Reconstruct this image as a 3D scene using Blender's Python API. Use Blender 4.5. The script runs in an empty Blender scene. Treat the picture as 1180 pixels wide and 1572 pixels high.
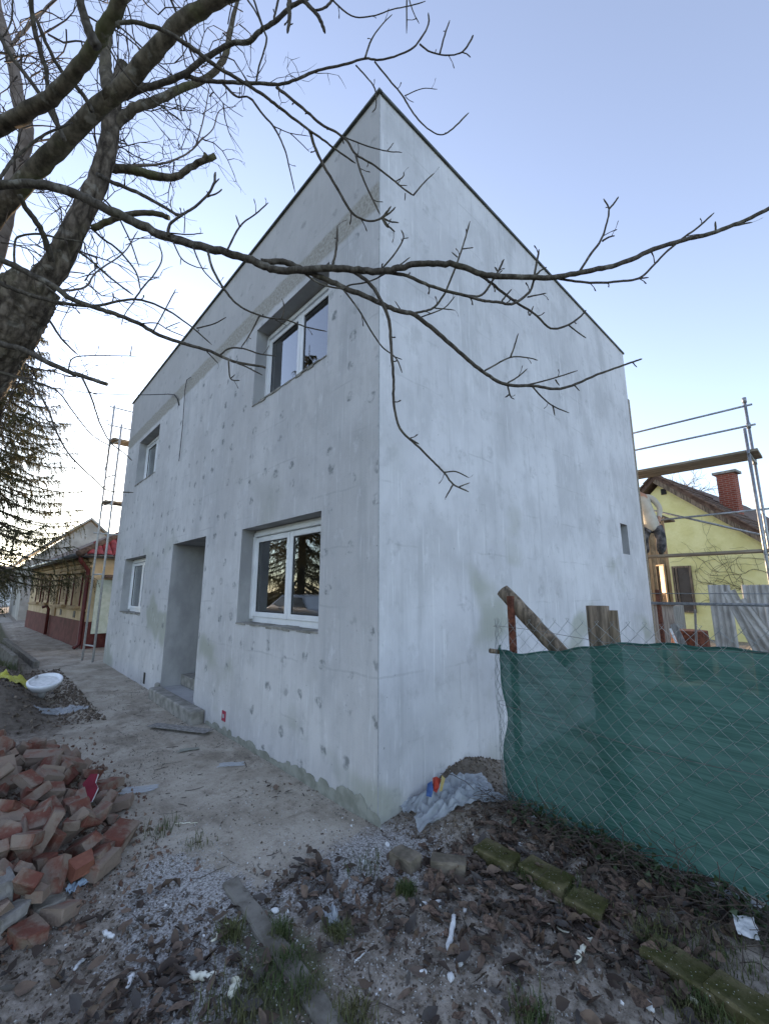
import bpy, bmesh, math, random
import numpy as np
from mathutils import Vector, Matrix, Euler
R = math.radians
rnd = random.Random(7)
S = bpy.context.scene
COL = S.collection

# ------------------------------------------------------------------ camera
LENS, PITCH, AZ = 646.0, math.atan(646 / 3433.0), R(43.0)
CAM = Vector((-2.186, -2.410, 1.600))
FW = Vector((math.sin(AZ) * math.cos(PITCH), math.cos(AZ) * math.cos(PITCH), math.sin(PITCH)))
RT = Vector((math.cos(AZ), -math.sin(AZ), 0))
UP = RT.cross(FW)
cd = bpy.data.cameras.new('camera'); cam = bpy.data.objects.new('camera', cd); COL.objects.link(cam)
cd.sensor_fit = 'VERTICAL'; cd.sensor_height = 36.0; cd.lens = 36 * LENS / 1572
cd.clip_start = 0.05; cd.clip_end = 2000
cam.matrix_world = Matrix(((RT.x, UP.x, -FW.x, CAM.x), (RT.y, UP.y, -FW.y, CAM.y), (RT.z, UP.z, -FW.z, CAM.z), (0, 0, 0, 1)))
S.camera = cam
# ------------------------------------------------------------------ sky, sun, exposure
SUN_AZ, SUN_EL = R(14.0), R(6.5)          # azimuth clockwise from +Y
w = bpy.data.worlds.new('World'); S.world = w; w.use_nodes = True
nt = w.node_tree; bg = nt.nodes['Background']
sky = nt.nodes.new('ShaderNodeTexSky'); sky.sky_type = 'NISHITA'; sky.sun_disc = False
sky.sun_elevation = SUN_EL; sky.sun_rotation = SUN_AZ
sky.altitude = 100; sky.air_density = 1.0; sky.dust_density = .5; sky.ozone_density = 3.0
hs = nt.nodes.new('ShaderNodeHueSaturation'); hs.inputs['Saturation'].default_value = .64; hs.inputs['Hue'].default_value = .512
nt.links.new(sky.outputs[0], hs.inputs['Color']); nt.links.new(hs.outputs[0], bg.inputs[0]); bg.inputs[1].default_value = 0.15
sd = bpy.data.lights.new('sun', 'SUN'); sun = bpy.data.objects.new('sun', sd); COL.objects.link(sun)
sd.energy = 2.0; sd.angle = R(0.6); sd.color = (1.0, 0.72, 0.45)
sdir = Vector((math.sin(SUN_AZ) * math.cos(SUN_EL), math.cos(SUN_AZ) * math.cos(SUN_EL), math.sin(SUN_EL)))
sun.rotation_euler = sdir.to_track_quat('Z', 'Y').to_euler()
sun.location = (0, 30, 20)
S.view_settings.view_transform = 'Standard'; S.view_settings.look = 'None'
S.view_settings.exposure = 2.22; S.view_settings.gamma = 1.0
S.render.engine = 'CYCLES'
S.cycles.max_bounces = 5; S.cycles.diffuse_bounces = 3; S.cycles.glossy_bounces = 3; S.cycles.transparent_max_bounces = 10; S.cycles.caustics_reflective = False; S.cycles.caustics_refractive = False

# ------------------------------------------------------------------ helpers
def at(x, y, d):                         # point on the sight line of a photo pixel, d metres deep
    return CAM + FW * d + RT * ((x - 590) / LENS * d) - UP * ((y - 786) / LENS * d)
def ray(x, y): return (FW * LENS + RT * (x - 590) - UP * (y - 786)).normalized()
def onx(x, y, X=0.0): d = ray(x, y); return CAM + d * ((X - CAM.x) / d.x)
def ony(x, y, Y=0.0): d = ray(x, y); return CAM + d * ((Y - CAM.y) / d.y)
def onz(x, y, Z=0.0): d = ray(x, y); return CAM + d * ((Z - CAM.z) / d.z)

def hash2(ix, iy, seed):
    n = (ix * 374761393 + iy * 668265263 + seed * 974634777) & 0xFFFFFFFF
    n = ((n ^ (n >> 13)) * 1274126177) & 0xFFFFFFFF
    return ((n ^ (n >> 16)) & 0xFFFF) / 65535.0
def vnoise(x, y, seed=0):
    x = np.asarray(x, float); y = np.asarray(y, float)
    ix = np.floor(x).astype(np.int64); iy = np.floor(y).astype(np.int64)
    fx = x - ix; fy = y - iy; fx = fx * fx * (3 - 2 * fx); fy = fy * fy * (3 - 2 * fy)
    a = hash2(ix, iy, seed); b = hash2(ix + 1, iy, seed); c = hash2(ix, iy + 1, seed); d = hash2(ix + 1, iy + 1, seed)
    return (a * (1 - fx) + b * fx) * (1 - fy) + (c * (1 - fx) + d * fx) * fy
def fbm(x, y, o=4, seed=0):
    s = 0; a = .5
    for k in range(o):
        s = s + a * (vnoise(x, y, seed + k) - .5); x = x * 2.03 + 7.1; y = y * 2.03 + 3.7; a *= .5
    return s
def sstep(a, b, x):
    t = np.clip((np.asarray(x, float) - a) / (b - a), 0, 1); return t * t * (3 - 2 * t)

class MB:
    def __init__(s): s.v = []; s.f = []; s.m = []
    def add(s, vs, fs, mi=0):
        n = len(s.v); s.v += [tuple(q) for q in vs]; s.f += [tuple(i + n for i in f) for f in fs]; s.m += [mi] * len(fs); return s
    def box(s, x0, x1, y0, y1, z0, z1, mi=0, M=None):
        vs = [Vector((x, y, z)) for z in (z0, z1) for y in (y0, y1) for x in (x0, x1)]
        if M is not None: vs = [M @ q for q in vs]
        return s.add(vs, [(0, 2, 3, 1), (4, 5, 7, 6), (0, 1, 5, 4), (2, 6, 7, 3), (0, 4, 6, 2), (1, 3, 7, 5)], mi)
    def bar(s, a, b, wx, wz, mi=0, upv=(0, 0, 1)):      # rectangular bar from a to b
        a = Vector(a); b = Vector(b); d = (b - a).normalized(); u = Vector(upv)
        r = d.cross(u)
        if r.length < 1e-4: r = d.cross(Vector((1, 0, 0)))
        r.normalize(); u = r.cross(d)
        vs = [p + r * sx * wx / 2 + u * sz * wz / 2 for p in (a, b) for sx, sz in ((-1, -1), (1, -1), (1, 1), (-1, 1))]
        return s.add(vs, [(0, 1, 2, 3), (7, 6, 5, 4), (0, 4, 5, 1), (1, 5, 6, 2), (2, 6, 7, 3), (3, 7, 4, 0)], mi)
    def tube(s, pts, rad, sides=6, cap=True, mi=0, jit=0.0, rg=rnd):
        pts = [Vector(p) for p in pts]; n = len(pts)
        if not hasattr(rad, '__len__'): rad = [rad] * n
        t0 = (pts[1] - pts[0]).normalized()
        r = t0.cross(Vector((0, 0, 1)))
        if r.length < .01: r = t0.cross(Vector((1, 0, 0)))
        r.normalize(); base = len(s.v)
        for i in range(n):
            t = (pts[min(i + 1, n - 1)] - pts[max(i - 1, 0)])
            t = t.normalized() if t.length > 1e-9 else t0
            r = r - t * r.dot(t)
            if r.length < 1e-6: r = t.orthogonal()
            r.normalize(); b = t.cross(r)
            for k in range(sides):
                a = 2 * math.pi * k / sides; q = rad[i] * (1 + (rg.uniform(-jit, jit) if jit else 0))
                s.v.append(tuple(pts[i] + r * math.cos(a) * q + b * math.sin(a) * q))
        for i in range(n - 1):
            for k in range(sides):
                a = base + i * sides + k; c = base + i * sides + (k + 1) % sides
                s.f.append((a, c, c + sides, a + sides)); s.m.append(mi)
        if cap:
            s.f.append(tuple(base + k for k in reversed(range(sides)))); s.m.append(mi)
            s.f.append(tuple(base + (n - 1) * sides + k for k in range(sides))); s.m.append(mi)
        return s
    def mesh(s, name, mats, smooth=False):
        me = bpy.data.meshes.new(name); me.from_pydata(s.v, [], s.f)
        for m in (mats if isinstance(mats, (list, tuple)) else [mats]): me.materials.append(m)
        if any(s.m): me.polygons.foreach_set('material_index', s.m)
        if smooth: me.polygons.foreach_set('use_smooth', [True] * len(s.f))
        me.update(); return me
    def build(s, name, mats, parent=None, smooth=False, fix=False):
        me = s.mesh(name, mats, smooth)
        if fix:
            bm = bmesh.new(); bm.from_mesh(me); bmesh.ops.recalc_face_normals(bm, faces=bm.faces); bm.to_mesh(me); bm.free()
        return link(name, me, parent)
def link(name, me, parent=None):
    o = bpy.data.objects.new(name, me); COL.objects.link(o)
    if parent is not None: o.parent = parent
    return o
def tag(o, label=None, cat=None, group=None, kind=None):
    if label: o['label'] = label
    if cat: o['category'] = cat
    if group: o['group'] = group
    if kind: o['kind'] = kind
    return o
def thing(name, label, cat, group=None, loc=(0, 0, 0), rot=(0, 0, 0)):
    o = bpy.data.objects.new(name, None); COL.objects.link(o); o.location = loc; o.rotation_euler = rot
    o.empty_display_size = .1
    return tag(o, label, cat, group)
def bevel(o, wd, seg=2):
    m = o.modifiers.new('bevel', 'BEVEL'); m.width = wd; m.segments = seg; m.limit_method = 'ANGLE'; return o
def spline(pts, n):                       # Catmull-Rom through tuples of any length
    P = [np.array(p, float) for p in pts]; P = [2 * P[0] - P[1]] + P + [2 * P[-1] - P[-2]]; out = []
    for i in range(1, len(P) - 2):
        for k in range(n):
            t = k / n; a, b, c, d = P[i - 1:i + 3]
            out.append(.5 * (2 * b + (c - a) * t + (2 * a - 5 * b + 4 * c - d) * t * t + (3 * b - a - 3 * c + d) * t ** 3))
    out.append(P[-2]); return out

# ------------------------------------------------------------------ materials
MT = {}
class NT:
    def __init__(s, name, rough=.8, spec=.3):
        s.m = bpy.data.materials.new(name); s.m.use_nodes = True; s.t = s.m.node_tree
        s.b = s.t.nodes['Principled BSDF']; s.b.inputs['Roughness'].default_value = rough
        s.b.inputs['Specular IOR Level'].default_value = spec; s.out = s.t.nodes['Material Output']
        s.tc = s.t.nodes.new('ShaderNodeTexCoord'); MT[name] = s.m
    def n(s, typ, **kw):
        q = s.t.nodes.new(typ)
        for k, v in kw.items():
            if k in q.inputs: q.inputs[k].default_value = v
            else: setattr(q, k, v)
        return q
    def l(s, a, b): s.t.links.new(a, b)
    def val(s, sock, v):
        if hasattr(v, 'is_output') or hasattr(v, 'links'): s.l(v, sock)
        else: sock.default_value = v
    def mapping(s, scale=(1, 1, 1), src=None, loc=(0, 0, 0)):
        m = s.n('ShaderNodeMapping'); m.inputs['Scale'].default_value = scale; m.inputs['Location'].default_value = loc
        s.l(src or s.tc.outputs['Object'], m.inputs['Vector']); return m.outputs[0]
    def noise(s, scale=5, detail=4, rough=.55, vec=None, dist=0):
        q = s.n('ShaderNodeTexNoise'); q.inputs['Scale'].default_value = scale; q.inputs['Detail'].default_value = detail
        q.inputs['Roughness'].default_value = rough; q.inputs['Distortion'].default_value = dist
        s.l(vec or s.tc.outputs['Object'], q.inputs['Vector']); return q.outputs['Fac']
    def ramp(s, fac, a, b, c0=(0, 0, 0, 1), c1=(1, 1, 1, 1)):
        q = s.n('ShaderNodeMapRange', interpolation_type='SMOOTHSTEP'); s.l(fac, q.inputs['Value'])
        q.inputs['From Min'].default_value = a; q.inputs['From Max'].default_value = b; return q.outputs[0]
    def mix(s, fac, a, b, mode='MIX'):
        q = s.n('ShaderNodeMix', data_type='RGBA', blend_type=mode)
        s.val(q.inputs[0], fac)
        for sock, v in ((q.inputs[6], a), (q.inputs[7], b)):
            if isinstance(v, (tuple, list)): sock.default_value = (*v[:3], 1)
            else: s.l(v, sock)
        return q.outputs[2]
    def math(s, op, a, b=0.0, c=None):
        q = s.n('ShaderNodeMath', operation=op); s.val(q.inputs[0], a); s.val(q.inputs[1], b)
        if c is not None: s.val(q.inputs[2], c)
        return q.outputs[0]
    def color(s, c):
        if isinstance(c, (tuple, list)): s.b.inputs['Base Color'].default_value = (*c[:3], 1)
        else: s.l(c, s.b.inputs['Base Color'])
        return s
    def bump(s, h, strength=.3, dist=.01, prev=None):
        q = s.n('ShaderNodeBump'); q.inputs['Strength'].default_value = strength; q.inputs['Distance'].default_value = dist
        s.l(h, q.inputs['Height'])
        if prev is not None: s.l(prev, q.inputs['Normal'])
        s.l(q.outputs[0], s.b.inputs['Normal']); return q.outputs[0]
    def sep(s, src=None):
        q = s.n('ShaderNodeSeparateXYZ'); s.l(src or s.tc.outputs['Object'], q.inputs[0]); return q.outputs
def simple(name, c1, c2, scale=6, rough=.8, bump=.2, bs=40, dist=.005, spec=.3, metal=0, lo=.35, hi=.65, rand=0.0, stretch=(1, 1, 1)):
    t = NT(name, rough, spec); v = t.mapping(stretch)
    c = t.mix(t.ramp(t.noise(scale, 5, .6, v), lo, hi), c1, c2)
    if rand:
        oi = t.n('ShaderNodeObjectInfo'); hv = t.n('ShaderNodeHueSaturation'); t.l(c, hv.inputs['Color'])
        t.l(t.math('ADD', t.math('MULTIPLY', oi.outputs['Random'], 2 * rand), 1 - rand), hv.inputs['Value']); c = hv.outputs[0]
    t.color(c); t.b.inputs['Metallic'].default_value = metal
    if bump: t.bump(t.noise(bs, 4, .6, v), bump, dist)
    return t.m

def wall_mat(name, left):
    t = NT(name, .92, .15); x, y, z = t.sep(); obj = t.tc.outputs['Object']
    big = t.noise(.9, 5, .6); mid = t.noise(3.2, 6, .65)
    streak = t.noise(1, 6, .65, t.mapping((7, 7, .35))); fine = t.noise(1, 4, .6, t.mapping((38, 38, 2.2)))
    c = t.mix(t.ramp(big, .35, .65), (.50, .49, .485), (.60, .59, .585)) if left else t.mix(t.ramp(big, .35, .65), (.54, .536, .548), (.645, .64, .652))  # street coat toned darker and warmer; part of that is painted shade
    c = t.mix(t.math('MULTIPLY', t.ramp(mid, .54, .70), .45), c, (.385, .385, .385))
    c = t.mix(t.math('MULTIPLY', t.ramp(t.noise(1.7, 5, .6, t.mapping((1, 1, .55), loc=(9, 4, 1))), .47, .64), .5), c, (.43, .43, .435))
    c = t.mix(t.math('MULTIPLY', t.ramp(streak, .52, .70), .32), c, (.37, .373, .375))
    bd = t.n('ShaderNodeTexBrick'); bd.inputs['Scale'].default_value = 1; bd.inputs['Brick Width'].default_value = 1.0; bd.inputs['Row Height'].default_value = .5; bd.inputs['Mortar Size'].default_value = .012; bd.inputs['Mortar Smooth'].default_value = .6
    wv = t.n('ShaderNodeCombineXYZ'); t.l(t.math('ADD', t.math('ADD', x, y), t.math('MULTIPLY', t.noise(4, 3), .05)), wv.inputs[0]); t.l(t.math('ADD', z, t.math('MULTIPLY', t.noise(3, 3), .06)), wv.inputs[1]); t.l(wv.outputs[0], bd.inputs['Vector'])
    seam = t.math('MULTIPLY', bd.outputs['Fac'], t.ramp(t.noise(2.1, 4, .6, t.mapping((1, 1, 1), loc=(2, 7, 5))), .46, .62)); c = t.mix(t.math('MULTIPLY', seam, .34), c, (.34, .345, .345))
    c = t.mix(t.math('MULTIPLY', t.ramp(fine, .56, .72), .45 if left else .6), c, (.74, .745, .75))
    drip = t.math('MULTIPLY', t.ramp(t.noise(1, 4, .6, t.mapping((22, 22, .5), loc=(4, 1, 0))), .60, .68), t.ramp(t.noise(.6, 2), .45, .6))
    c = t.mix(t.math('MULTIPLY', drip, .3 if left else .75), c, (.82, .82, .825))
    # trowel sweeps of damp, greener mortar
    damp = t.math('MULTIPLY', t.ramp(t.noise(.75, 3, .5, t.mapping((1, 1, 1.3), loc=(3, 8, 2))), .56, .68), t.ramp(z, 3.4, 1.2))
    c = t.mix(t.math('MULTIPLY', damp, .8), c, (.345, .355, .295))
    # smeared anchor plates
    wob = t.n('ShaderNodeMix', data_type='VECTOR'); wob.inputs[0].default_value = .06
    nz = t.n('ShaderNodeTexNoise'); nz.inputs['Scale'].default_value = 9; t.l(obj, nz.inputs['Vector'])
    t.l(obj, wob.inputs[4]); t.l(nz.outputs['Color'], wob.inputs[5])
    ws = t.sep(wob.outputs[1]); cb_ = t.n('ShaderNodeCombineXYZ'); t.l(t.math('ADD', ws[0], ws[1]), cb_.inputs[0]); t.l(ws[2], cb_.inputs[1])
    vz = t.n('ShaderNodeTexVoronoi', feature='F1', voronoi_dimensions='2D'); vz.inputs['Scale'].default_value = 3.3 if left else 2.2
    vz.inputs['Randomness'].default_value = .5
    t.l(cb_.outputs[0], vz.inputs['Vector'])
    rr = t.n('ShaderNodeSeparateColor'); t.l(vz.outputs['Color'], rr.inputs[0])
    on = t.ramp(rr.outputs[0], .25 if left else .55, .5 if left else .75)
    spot = t.math('MULTIPLY', t.ramp(vz.outputs['Distance'], .19, .12), on)
    ring = t.math('MULTIPLY', spot, t.ramp(t.noise(13, 5, .65), .42, .62))
    c = t.mix(t.math('MULTIPLY', ring, .85 if left else .28), c, (.19, .20, .20))
    scf = t.ramp(t.noise(7, 6, .72, t.mapping((1, 1, .7), loc=(1, 6, 3))), .55, .66); c = t.mix(t.math('MULTIPLY', scf, .3), c, (.38, .38, .375))
    scl = t.ramp(t.noise(5, 6, .72, t.mapping((1.2, 1.2, .6), loc=(8, 2, 9))), .57, .68); c = t.mix(t.math('MULTIPLY', scl, .3), c, (.77, .765, .78))
    # pale specks and dark nicks
    nick = t.ramp(t.noise(26, 3, .5), .70, .76)
    c = t.mix(t.math('MULTIPLY', nick, .7), c, (.20, .205, .21))
    if left:
        zz = t.math('ADD', z, t.math('MULTIPLY', t.math('SUBTRACT', t.noise(5, 4), .5), .09))
        upper = t.ramp(zz, 5.05, 5.12)
        c = t.mix(t.math('MULTIPLY', upper, .6), c, (.40, .385, .372))
        band = t.math('MULTIPLY', t.ramp(zz, 5.03, 5.09), t.ramp(zz, 5.36, 5.31))
        bcol = t.mix(t.ramp(t.noise(30, 5, .7), .35, .65), (.26, .24, .205), (.42, .40, .355))
        c = t.mix(t.math('MULTIPLY', band, .9), c, bcol)
    t.color(c)
    h = t.math('ADD', t.math('MULTIPLY', t.noise(1, 2, .5, t.mapping((30, 30, 4))), .5), t.math('ADD', t.noise(4, 4, .6), t.math('MULTIPLY', t.noise(90, 2, .5), .18)))
    t.bump(h, .4, .014)
    return t.m
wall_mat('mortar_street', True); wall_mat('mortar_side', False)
simple('jamb_mortar', (.33, .33, .33), (.44, .44, .435), 3, .92, .3, 60, stretch=(1, 1, .6))
simple('raw_concrete', (.19, .18, .155), (.33, .315, .28), 7, .95, .6, 35, .01)
simple('kerb_concrete', (.12, .108, .088), (.22, .205, .175), 9, .95, .6, 45, .008)
simple('coping_metal', (.05, .055, .045), (.10, .105, .085), 8, .5, .1, metal=.3)
simple('bead', (.30, .31, .31), (.40, .41, .41), 20, .6, .1)
simple('pvc_white', (.72, .73, .74), (.80, .81, .82), 4, .35, .05, spec=.5)
simple('pvc_grey', (.30, .30, .31), (.36, .36, .37), 9, .5, .05)
simple('rubber', (.012, .012, .012), (.02, .02, .02), 9, .6, 0)
simple('dark_interior', (.22, .21, .20), (.30, .29, .27), 2, .9, 0)
t = NT('pane_glass', 0.0, .5)
gl = t.n('ShaderNodeBsdfGlossy'); gl.inputs['Roughness'].default_value = .006; gl.inputs['Color'].default_value = (.95, .98, 1, 1)
tr = t.n('ShaderNodeBsdfTransparent'); tr.inputs['Color'].default_value = (.72, .76, .75, 1)
fr = t.n('ShaderNodeFresnel'); fr.inputs['IOR'].default_value = 1.5
mx = t.n('ShaderNodeMixShader'); t.l(t.math('MINIMUM', t.math('ADD', t.math('MULTIPLY', fr.outputs[0], 1.9), .08), 1.0), mx.inputs[0])
t.l(tr.outputs[0], mx.inputs[1]); t.l(gl.outputs[0], mx.inputs[2]); t.l(mx.outputs[0], t.out.inputs['Surface'])
simple('cable_black', (.01, .01, .01), (.02, .02, .02), 9, .5, 0)
simple('sticker_red', (.30, .03, .06), (.38, .05, .09), 30, .5, 0)
simple('galv', (.22, .23, .24), (.36, .37, .38), 25, .45, .15, 60, .002, metal=.7)
simple('galv_pale', (.40, .40, .39), (.52, .52, .50), 20, .5, .1, 60, .002, metal=.3)
simple('plank_wood', (.17, .14, .10), (.34, .29, .22), 3, .85, .4, 20, .006, stretch=(8, .6, 8))
simple('old_wood', (.09, .07, .05), (.27, .21, .15), 5, .9, .7, 18, .02, stretch=(5, 5, .5))
simple('grey_wood', (.16, .15, .14), (.30, .29, .27), 5, .9, .5, 18, .01, stretch=(6, 6, .5))
simple('cut_wood', (.30, .22, .12), (.44, .34, .20), 12, .85, .3)
simple('rust', (.07, .025, .015), (.17, .06, .035), 20, .85, .4, 60, .003)
simple('wire', (.24, .26, .25), (.38, .40, .38), 15, .5, 0, metal=.5)
simple('wire_old', (.13, .12, .11), (.24, .23, .21), 15, .6, 0, metal=.4)
simple('asbestos', (.33, .305, .27), (.52, .49, .44), 5, .92, .4, 30, .006, stretch=(2, 2, .6))
simple('ochre_render', (.54, .40, .22), (.66, .50, .31), 2.5, .9, .25, 30)
simple('ochre_trim', (.36, .24, .125), (.46, .33, .19), 5, .9, .2, 30)
simple('maroon_render', (.10, .028, .022), (.17, .05, .04), 4, .85, .25, 30)
simple('maroon_paint', (.09, .02, .018), (.13, .03, .026), 8, .5, .1)
simple('grey_plaster', (.34, .32, .28), (.48, .455, .40), 1.2, .95, .4, 12, .02)
simple('white_wash', (.55, .55, .53), (.68, .68, .66), 3, .9, .1)
simple('red_tile', (.17, .022, .02), (.29, .045, .04), 7, .55, .15, 40, rand=.15)
simple('dark_tile', (.085, .055, .042), (.17, .115, .085), 6, .9, .4, 22, .02)
simple('lime_render', (.70, .66, .29), (.80, .76, .38), 1.6, .92, .5, 9, .03)
simple('zinc', (.16, .17, .17), (.26, .27, .27), 12, .45, .1, metal=.6)
simple('pale_green', (.50, .54, .42), (.60, .63, .52), 8, .6, .1)
simple('dark_glass', (.012, .014, .016), (.03, .033, .035), 3, .12, 0, spec=.6)
t = NT('chimney_brick', .9, .2)
bt = t.n('ShaderNodeTexBrick'); bt.inputs['Scale'].default_value = 1; bt.inputs['Brick Width'].default_value = .25; bt.inputs['Row Height'].default_value = .075
bt.inputs['Mortar Size'].default_value = .008; bt.inputs['Color1'].default_value = (.30, .075, .045, 1); bt.inputs['Color2'].default_value = (.22, .05, .03, 1); bt.inputs['Mortar'].default_value = (.33, .24, .19, 1)
xyz = t.sep(); cb = t.n('ShaderNodeCombineXYZ'); t.l(t.math('ADD', xyz[0], xyz[1]), cb.inputs[0]); t.l(xyz[2], cb.inputs[1]); t.l(cb.outputs[0], bt.inputs['Vector'])
t.color(bt.outputs['Color']); t.bump(bt.outputs['Fac'], .4, -.01)
# bark
def bark(name, a, b, moss, sc=1.0):
    t = NT(name, .95, .12); v = t.mapping((22 * sc, 22 * sc, 9 * sc))
    cr = t.n('ShaderNodeTexVoronoi', feature='DISTANCE_TO_EDGE'); cr.inputs['Scale'].default_value = 1.6; t.l(t.mapping((11 * sc, 11 * sc, 4 * sc)), cr.inputs['Vector'])
    n1 = t.noise(1, 6, .65, v); c = t.mix(t.ramp(n1, .3, .7), a, b)
    c = t.mix(t.math('MULTIPLY', t.ramp(t.noise(3.5, 4), .5, .66), moss), c, (.10, .10, .045))
    c = t.mix(t.math('MULTIPLY', t.ramp(t.noise(13, 4), .58, .68), .5), c, (.27, .25, .21)); c = t.mix(t.math('MULTIPLY', t.ramp(cr.outputs['Distance'], .16, .02), .5 if 'trunk' in name else .22), c, (.02, .016, .012))
    t.color(c); p = t.bump(t.ramp(cr.outputs['Distance'], 0, .25), .45 if 'trunk' in name else .25, .012 if 'trunk' in name else .006); t.bump(n1, .5, .012 if 'trunk' in name else .007, p); return t.m
bark('bark_trunk', (.028, .021, .016), (.185, .15, .115), .2)
bark('bark_limb', (.045, .037, .026), (.155, .128, .092), .7)
bark('bark_branch', (.050, .042, .034), (.125, .108, .088), .2, 2)
simple('bark_twig', (.045, .034, .028), (.10, .08, .065), 30, .85, .2)
simple('bark_far', (.13, .10, .08), (.22, .18, .15), 8, .9, .2)
t = NT('spruce_needles', .7, .25); c = t.mix(t.ramp(t.noise(2.2, 3), .35, .65), (.070, .082, .038), (.18, .155, .08)); t.color(c)
tl = t.n('ShaderNodeBsdfTranslucent'); t.l(c, tl.inputs[0]); m1 = t.n('ShaderNodeMixShader'); m1.inputs[0].default_value = .5; t.l(t.b.outputs[0], m1.inputs[1]); t.l(tl.outputs[0], m1.inputs[2]); t.l(m1.outputs[0], t.out.inputs['Surface'])
t = NT('spruce_bark', .9); t.color((.07, .05, .04))
t = NT('grass_blade', .7, .25); t.color(t.mix(t.ramp(t.noise(3, 3), .35, .65), (.050, .075, .022), (.12, .115, .05)))
t = NT('far_leaf', .8); t.color(t.mix(t.ramp(t.noise(.8, 3), .35, .65), (.035, .05, .02), (.08, .085, .035)))
simple('dead_leaf', (.045, .028, .020), (.17, .113, .08), 9, .75, .3, 60, .003, spec=.35, rand=.35)
t = NT('leaf_mass', .75, .35); gi = t.n('ShaderNodeNewGeometry').outputs['Random Per Island']
c = t.mix(t.ramp(gi, .0, 1.0), (.040, .028, .021), (.20, .14, .10)); c = t.mix(t.ramp(gi, .80, .82), c, (.07, .062, .056)); c = t.mix(t.math('MULTIPLY', t.ramp(t.noise(40, 4), .45, .65), .5), c, (.06, .045, .036)); t.color(c); t.bump(t.noise(60, 4), .3, .003)
simple('brick_dust', (.11, .06, .042), (.24, .17, .125), 25, .95, 0)
simple('crumb_dark', (.065, .050, .038), (.21, .17, .13), 30, .95, 0)
simple('grit_pale', (.30, .29, .27), (.58, .57, .54), 60, .9, 0)
simple('foam', (.62, .60, .46), (.74, .73, .62), 14, .8, .5, 60, .004)
simple('white_bit', (.62, .63, .62), (.78, .78, .77), 14, .7, .3, 60, .004)
simple('ceramic', (.72, .74, .76), (.80, .81, .83), 10, .15, .02, spec=.5)
simple('yellow_bag', (.42, .40, .05), (.58, .56, .12), 6, .5, .3, 20, .02)
simple('maroon_tile', (.14, .008, .018), (.19, .015, .028), 10, .3, .1)
t = NT('moss_brick', .95, .15); c = t.mix(t.ramp(t.noise(7, 6, .65), .40, .66), (.060, .060, .020), (.175, .150, .085)); c = t.mix(t.math('MULTIPLY', t.ramp(t.noise(28, 4, .6), .5, .66), .6), c, (.075, .075, .026)); c = t.mix(t.ramp(t.noise(85, 2, .5), .69, .72), c, (.45, .44, .38)); t.color(c); p = t.bump(t.noise(22, 6, .7), .8, .02); t.bump(t.noise(110, 3), .5, .006, p)
simple('grey_brick', (.10, .085, .062), (.22, .185, .14), 8, .95, .6, 30, .012)
simple('rubble_stone', (.17, .16, .145), (.30, .285, .265), 5, .95, .6, 25, .015)
simple('jacket_cloth', (.46, .42, .34), (.56, .52, .44), 6, .9, .4, 14, .02)
simple('camo_cloth', (.03, .032, .035), (.16, .15, .15), 9, .9, .3, 14, .02)
simple('skin', (.42, .24, .17), (.48, .29, .21), 9, .6, 0)
simple('hair', (.02, .015, .012), (.04, .03, .025), 30, .8, .2)
simple('boot', (.03, .025, .02), (.05, .04, .03), 9, .7, 0)
simple('car_white', (.62, .63, .64), (.66, .67, .68), 2, .25, 0, spec=.5)
simple('tyre', (.015, .015, .015), (.025, .025, .025), 9, .85, 0)
# bricks of the heap: fired red, smeared with old mortar, tinted one by one
t = NT('heap_brick', .92, .2); oi = t.n('ShaderNodeObjectInfo'); q = oi.outputs['Random']
c = t.mix(q, (.145, .054, .040), (.25, .105, .070))
c = t.mix(t.ramp(t.noise(9, 4), .40, .62), c, (.15, .075, .05))
mort = t.math('ADD', t.noise(6, 5, .65), t.math('MULTIPLY', t.math('SUBTRACT', q, .5), .22))
c = t.mix(t.math('MULTIPLY', t.ramp(mort, .35, .54), .85), c, (.26, .21, .165))
t.color(c); t.bump(t.noise(34, 5, .65), .7, .012)
# thin plastic film
def film(name, col, alpha):
    t = NT(name, .25, .5); t.color(col); t.b.inputs['Alpha'].default_value = alpha; t.bump(t.noise(30, 4, .6), .5, .01); return t.m
film('film_clear', (.55, .60, .64), .55); film('film_bag', (.46, .50, .53), .55); film('film_blue', (.45, .58, .68), .8)
simple('print_red', (.34, .04, .025), (.42, .06, .04), 30, .4, 0); simple('print_blue', (.03, .075, .22), (.05, .11, .28), 30, .4, 0); simple('print_yellow', (.36, .28, .10), (.42, .34, .15), 30, .4, 0)
# knitted shade net: loose green weave that lets some of what is behind show
t = NT('shade_net', .75, .2)
weave = t.noise(1, 3, .6, t.mapping((2, 3, 170))); c = t.mix(t.ramp(weave, .35, .65), (.042, .122, .100), (.085, .205, .172))
c = t.mix(t.math('MULTIPLY', t.ramp(t.noise(1, 4, .6, t.mapping((1, 1.2, 9))), .45, .7), .5), c, (.11, .245, .21)); t.color(c)
tr = t.n('ShaderNodeBsdfTransparent'); tl = t.n('ShaderNodeBsdfTranslucent'); t.l(c, tl.inputs[0])
m1 = t.n('ShaderNodeMixShader'); m1.inputs[0].default_value = .5; t.l(t.b.outputs[0], m1.inputs[1]); t.l(tl.outputs[0], m1.inputs[2])
m2 = t.n('ShaderNodeMixShader'); t.l(t.math('ADD', t.math('MULTIPLY', weave, .12), .02), m2.inputs[0])
t.l(m1.outputs[0], m2.inputs[1]); t.l(tr.outputs[0], m2.inputs[2]); t.l(m2.outputs[0], t.out.inputs['Surface']); t.bump(weave, .18, .003)

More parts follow.
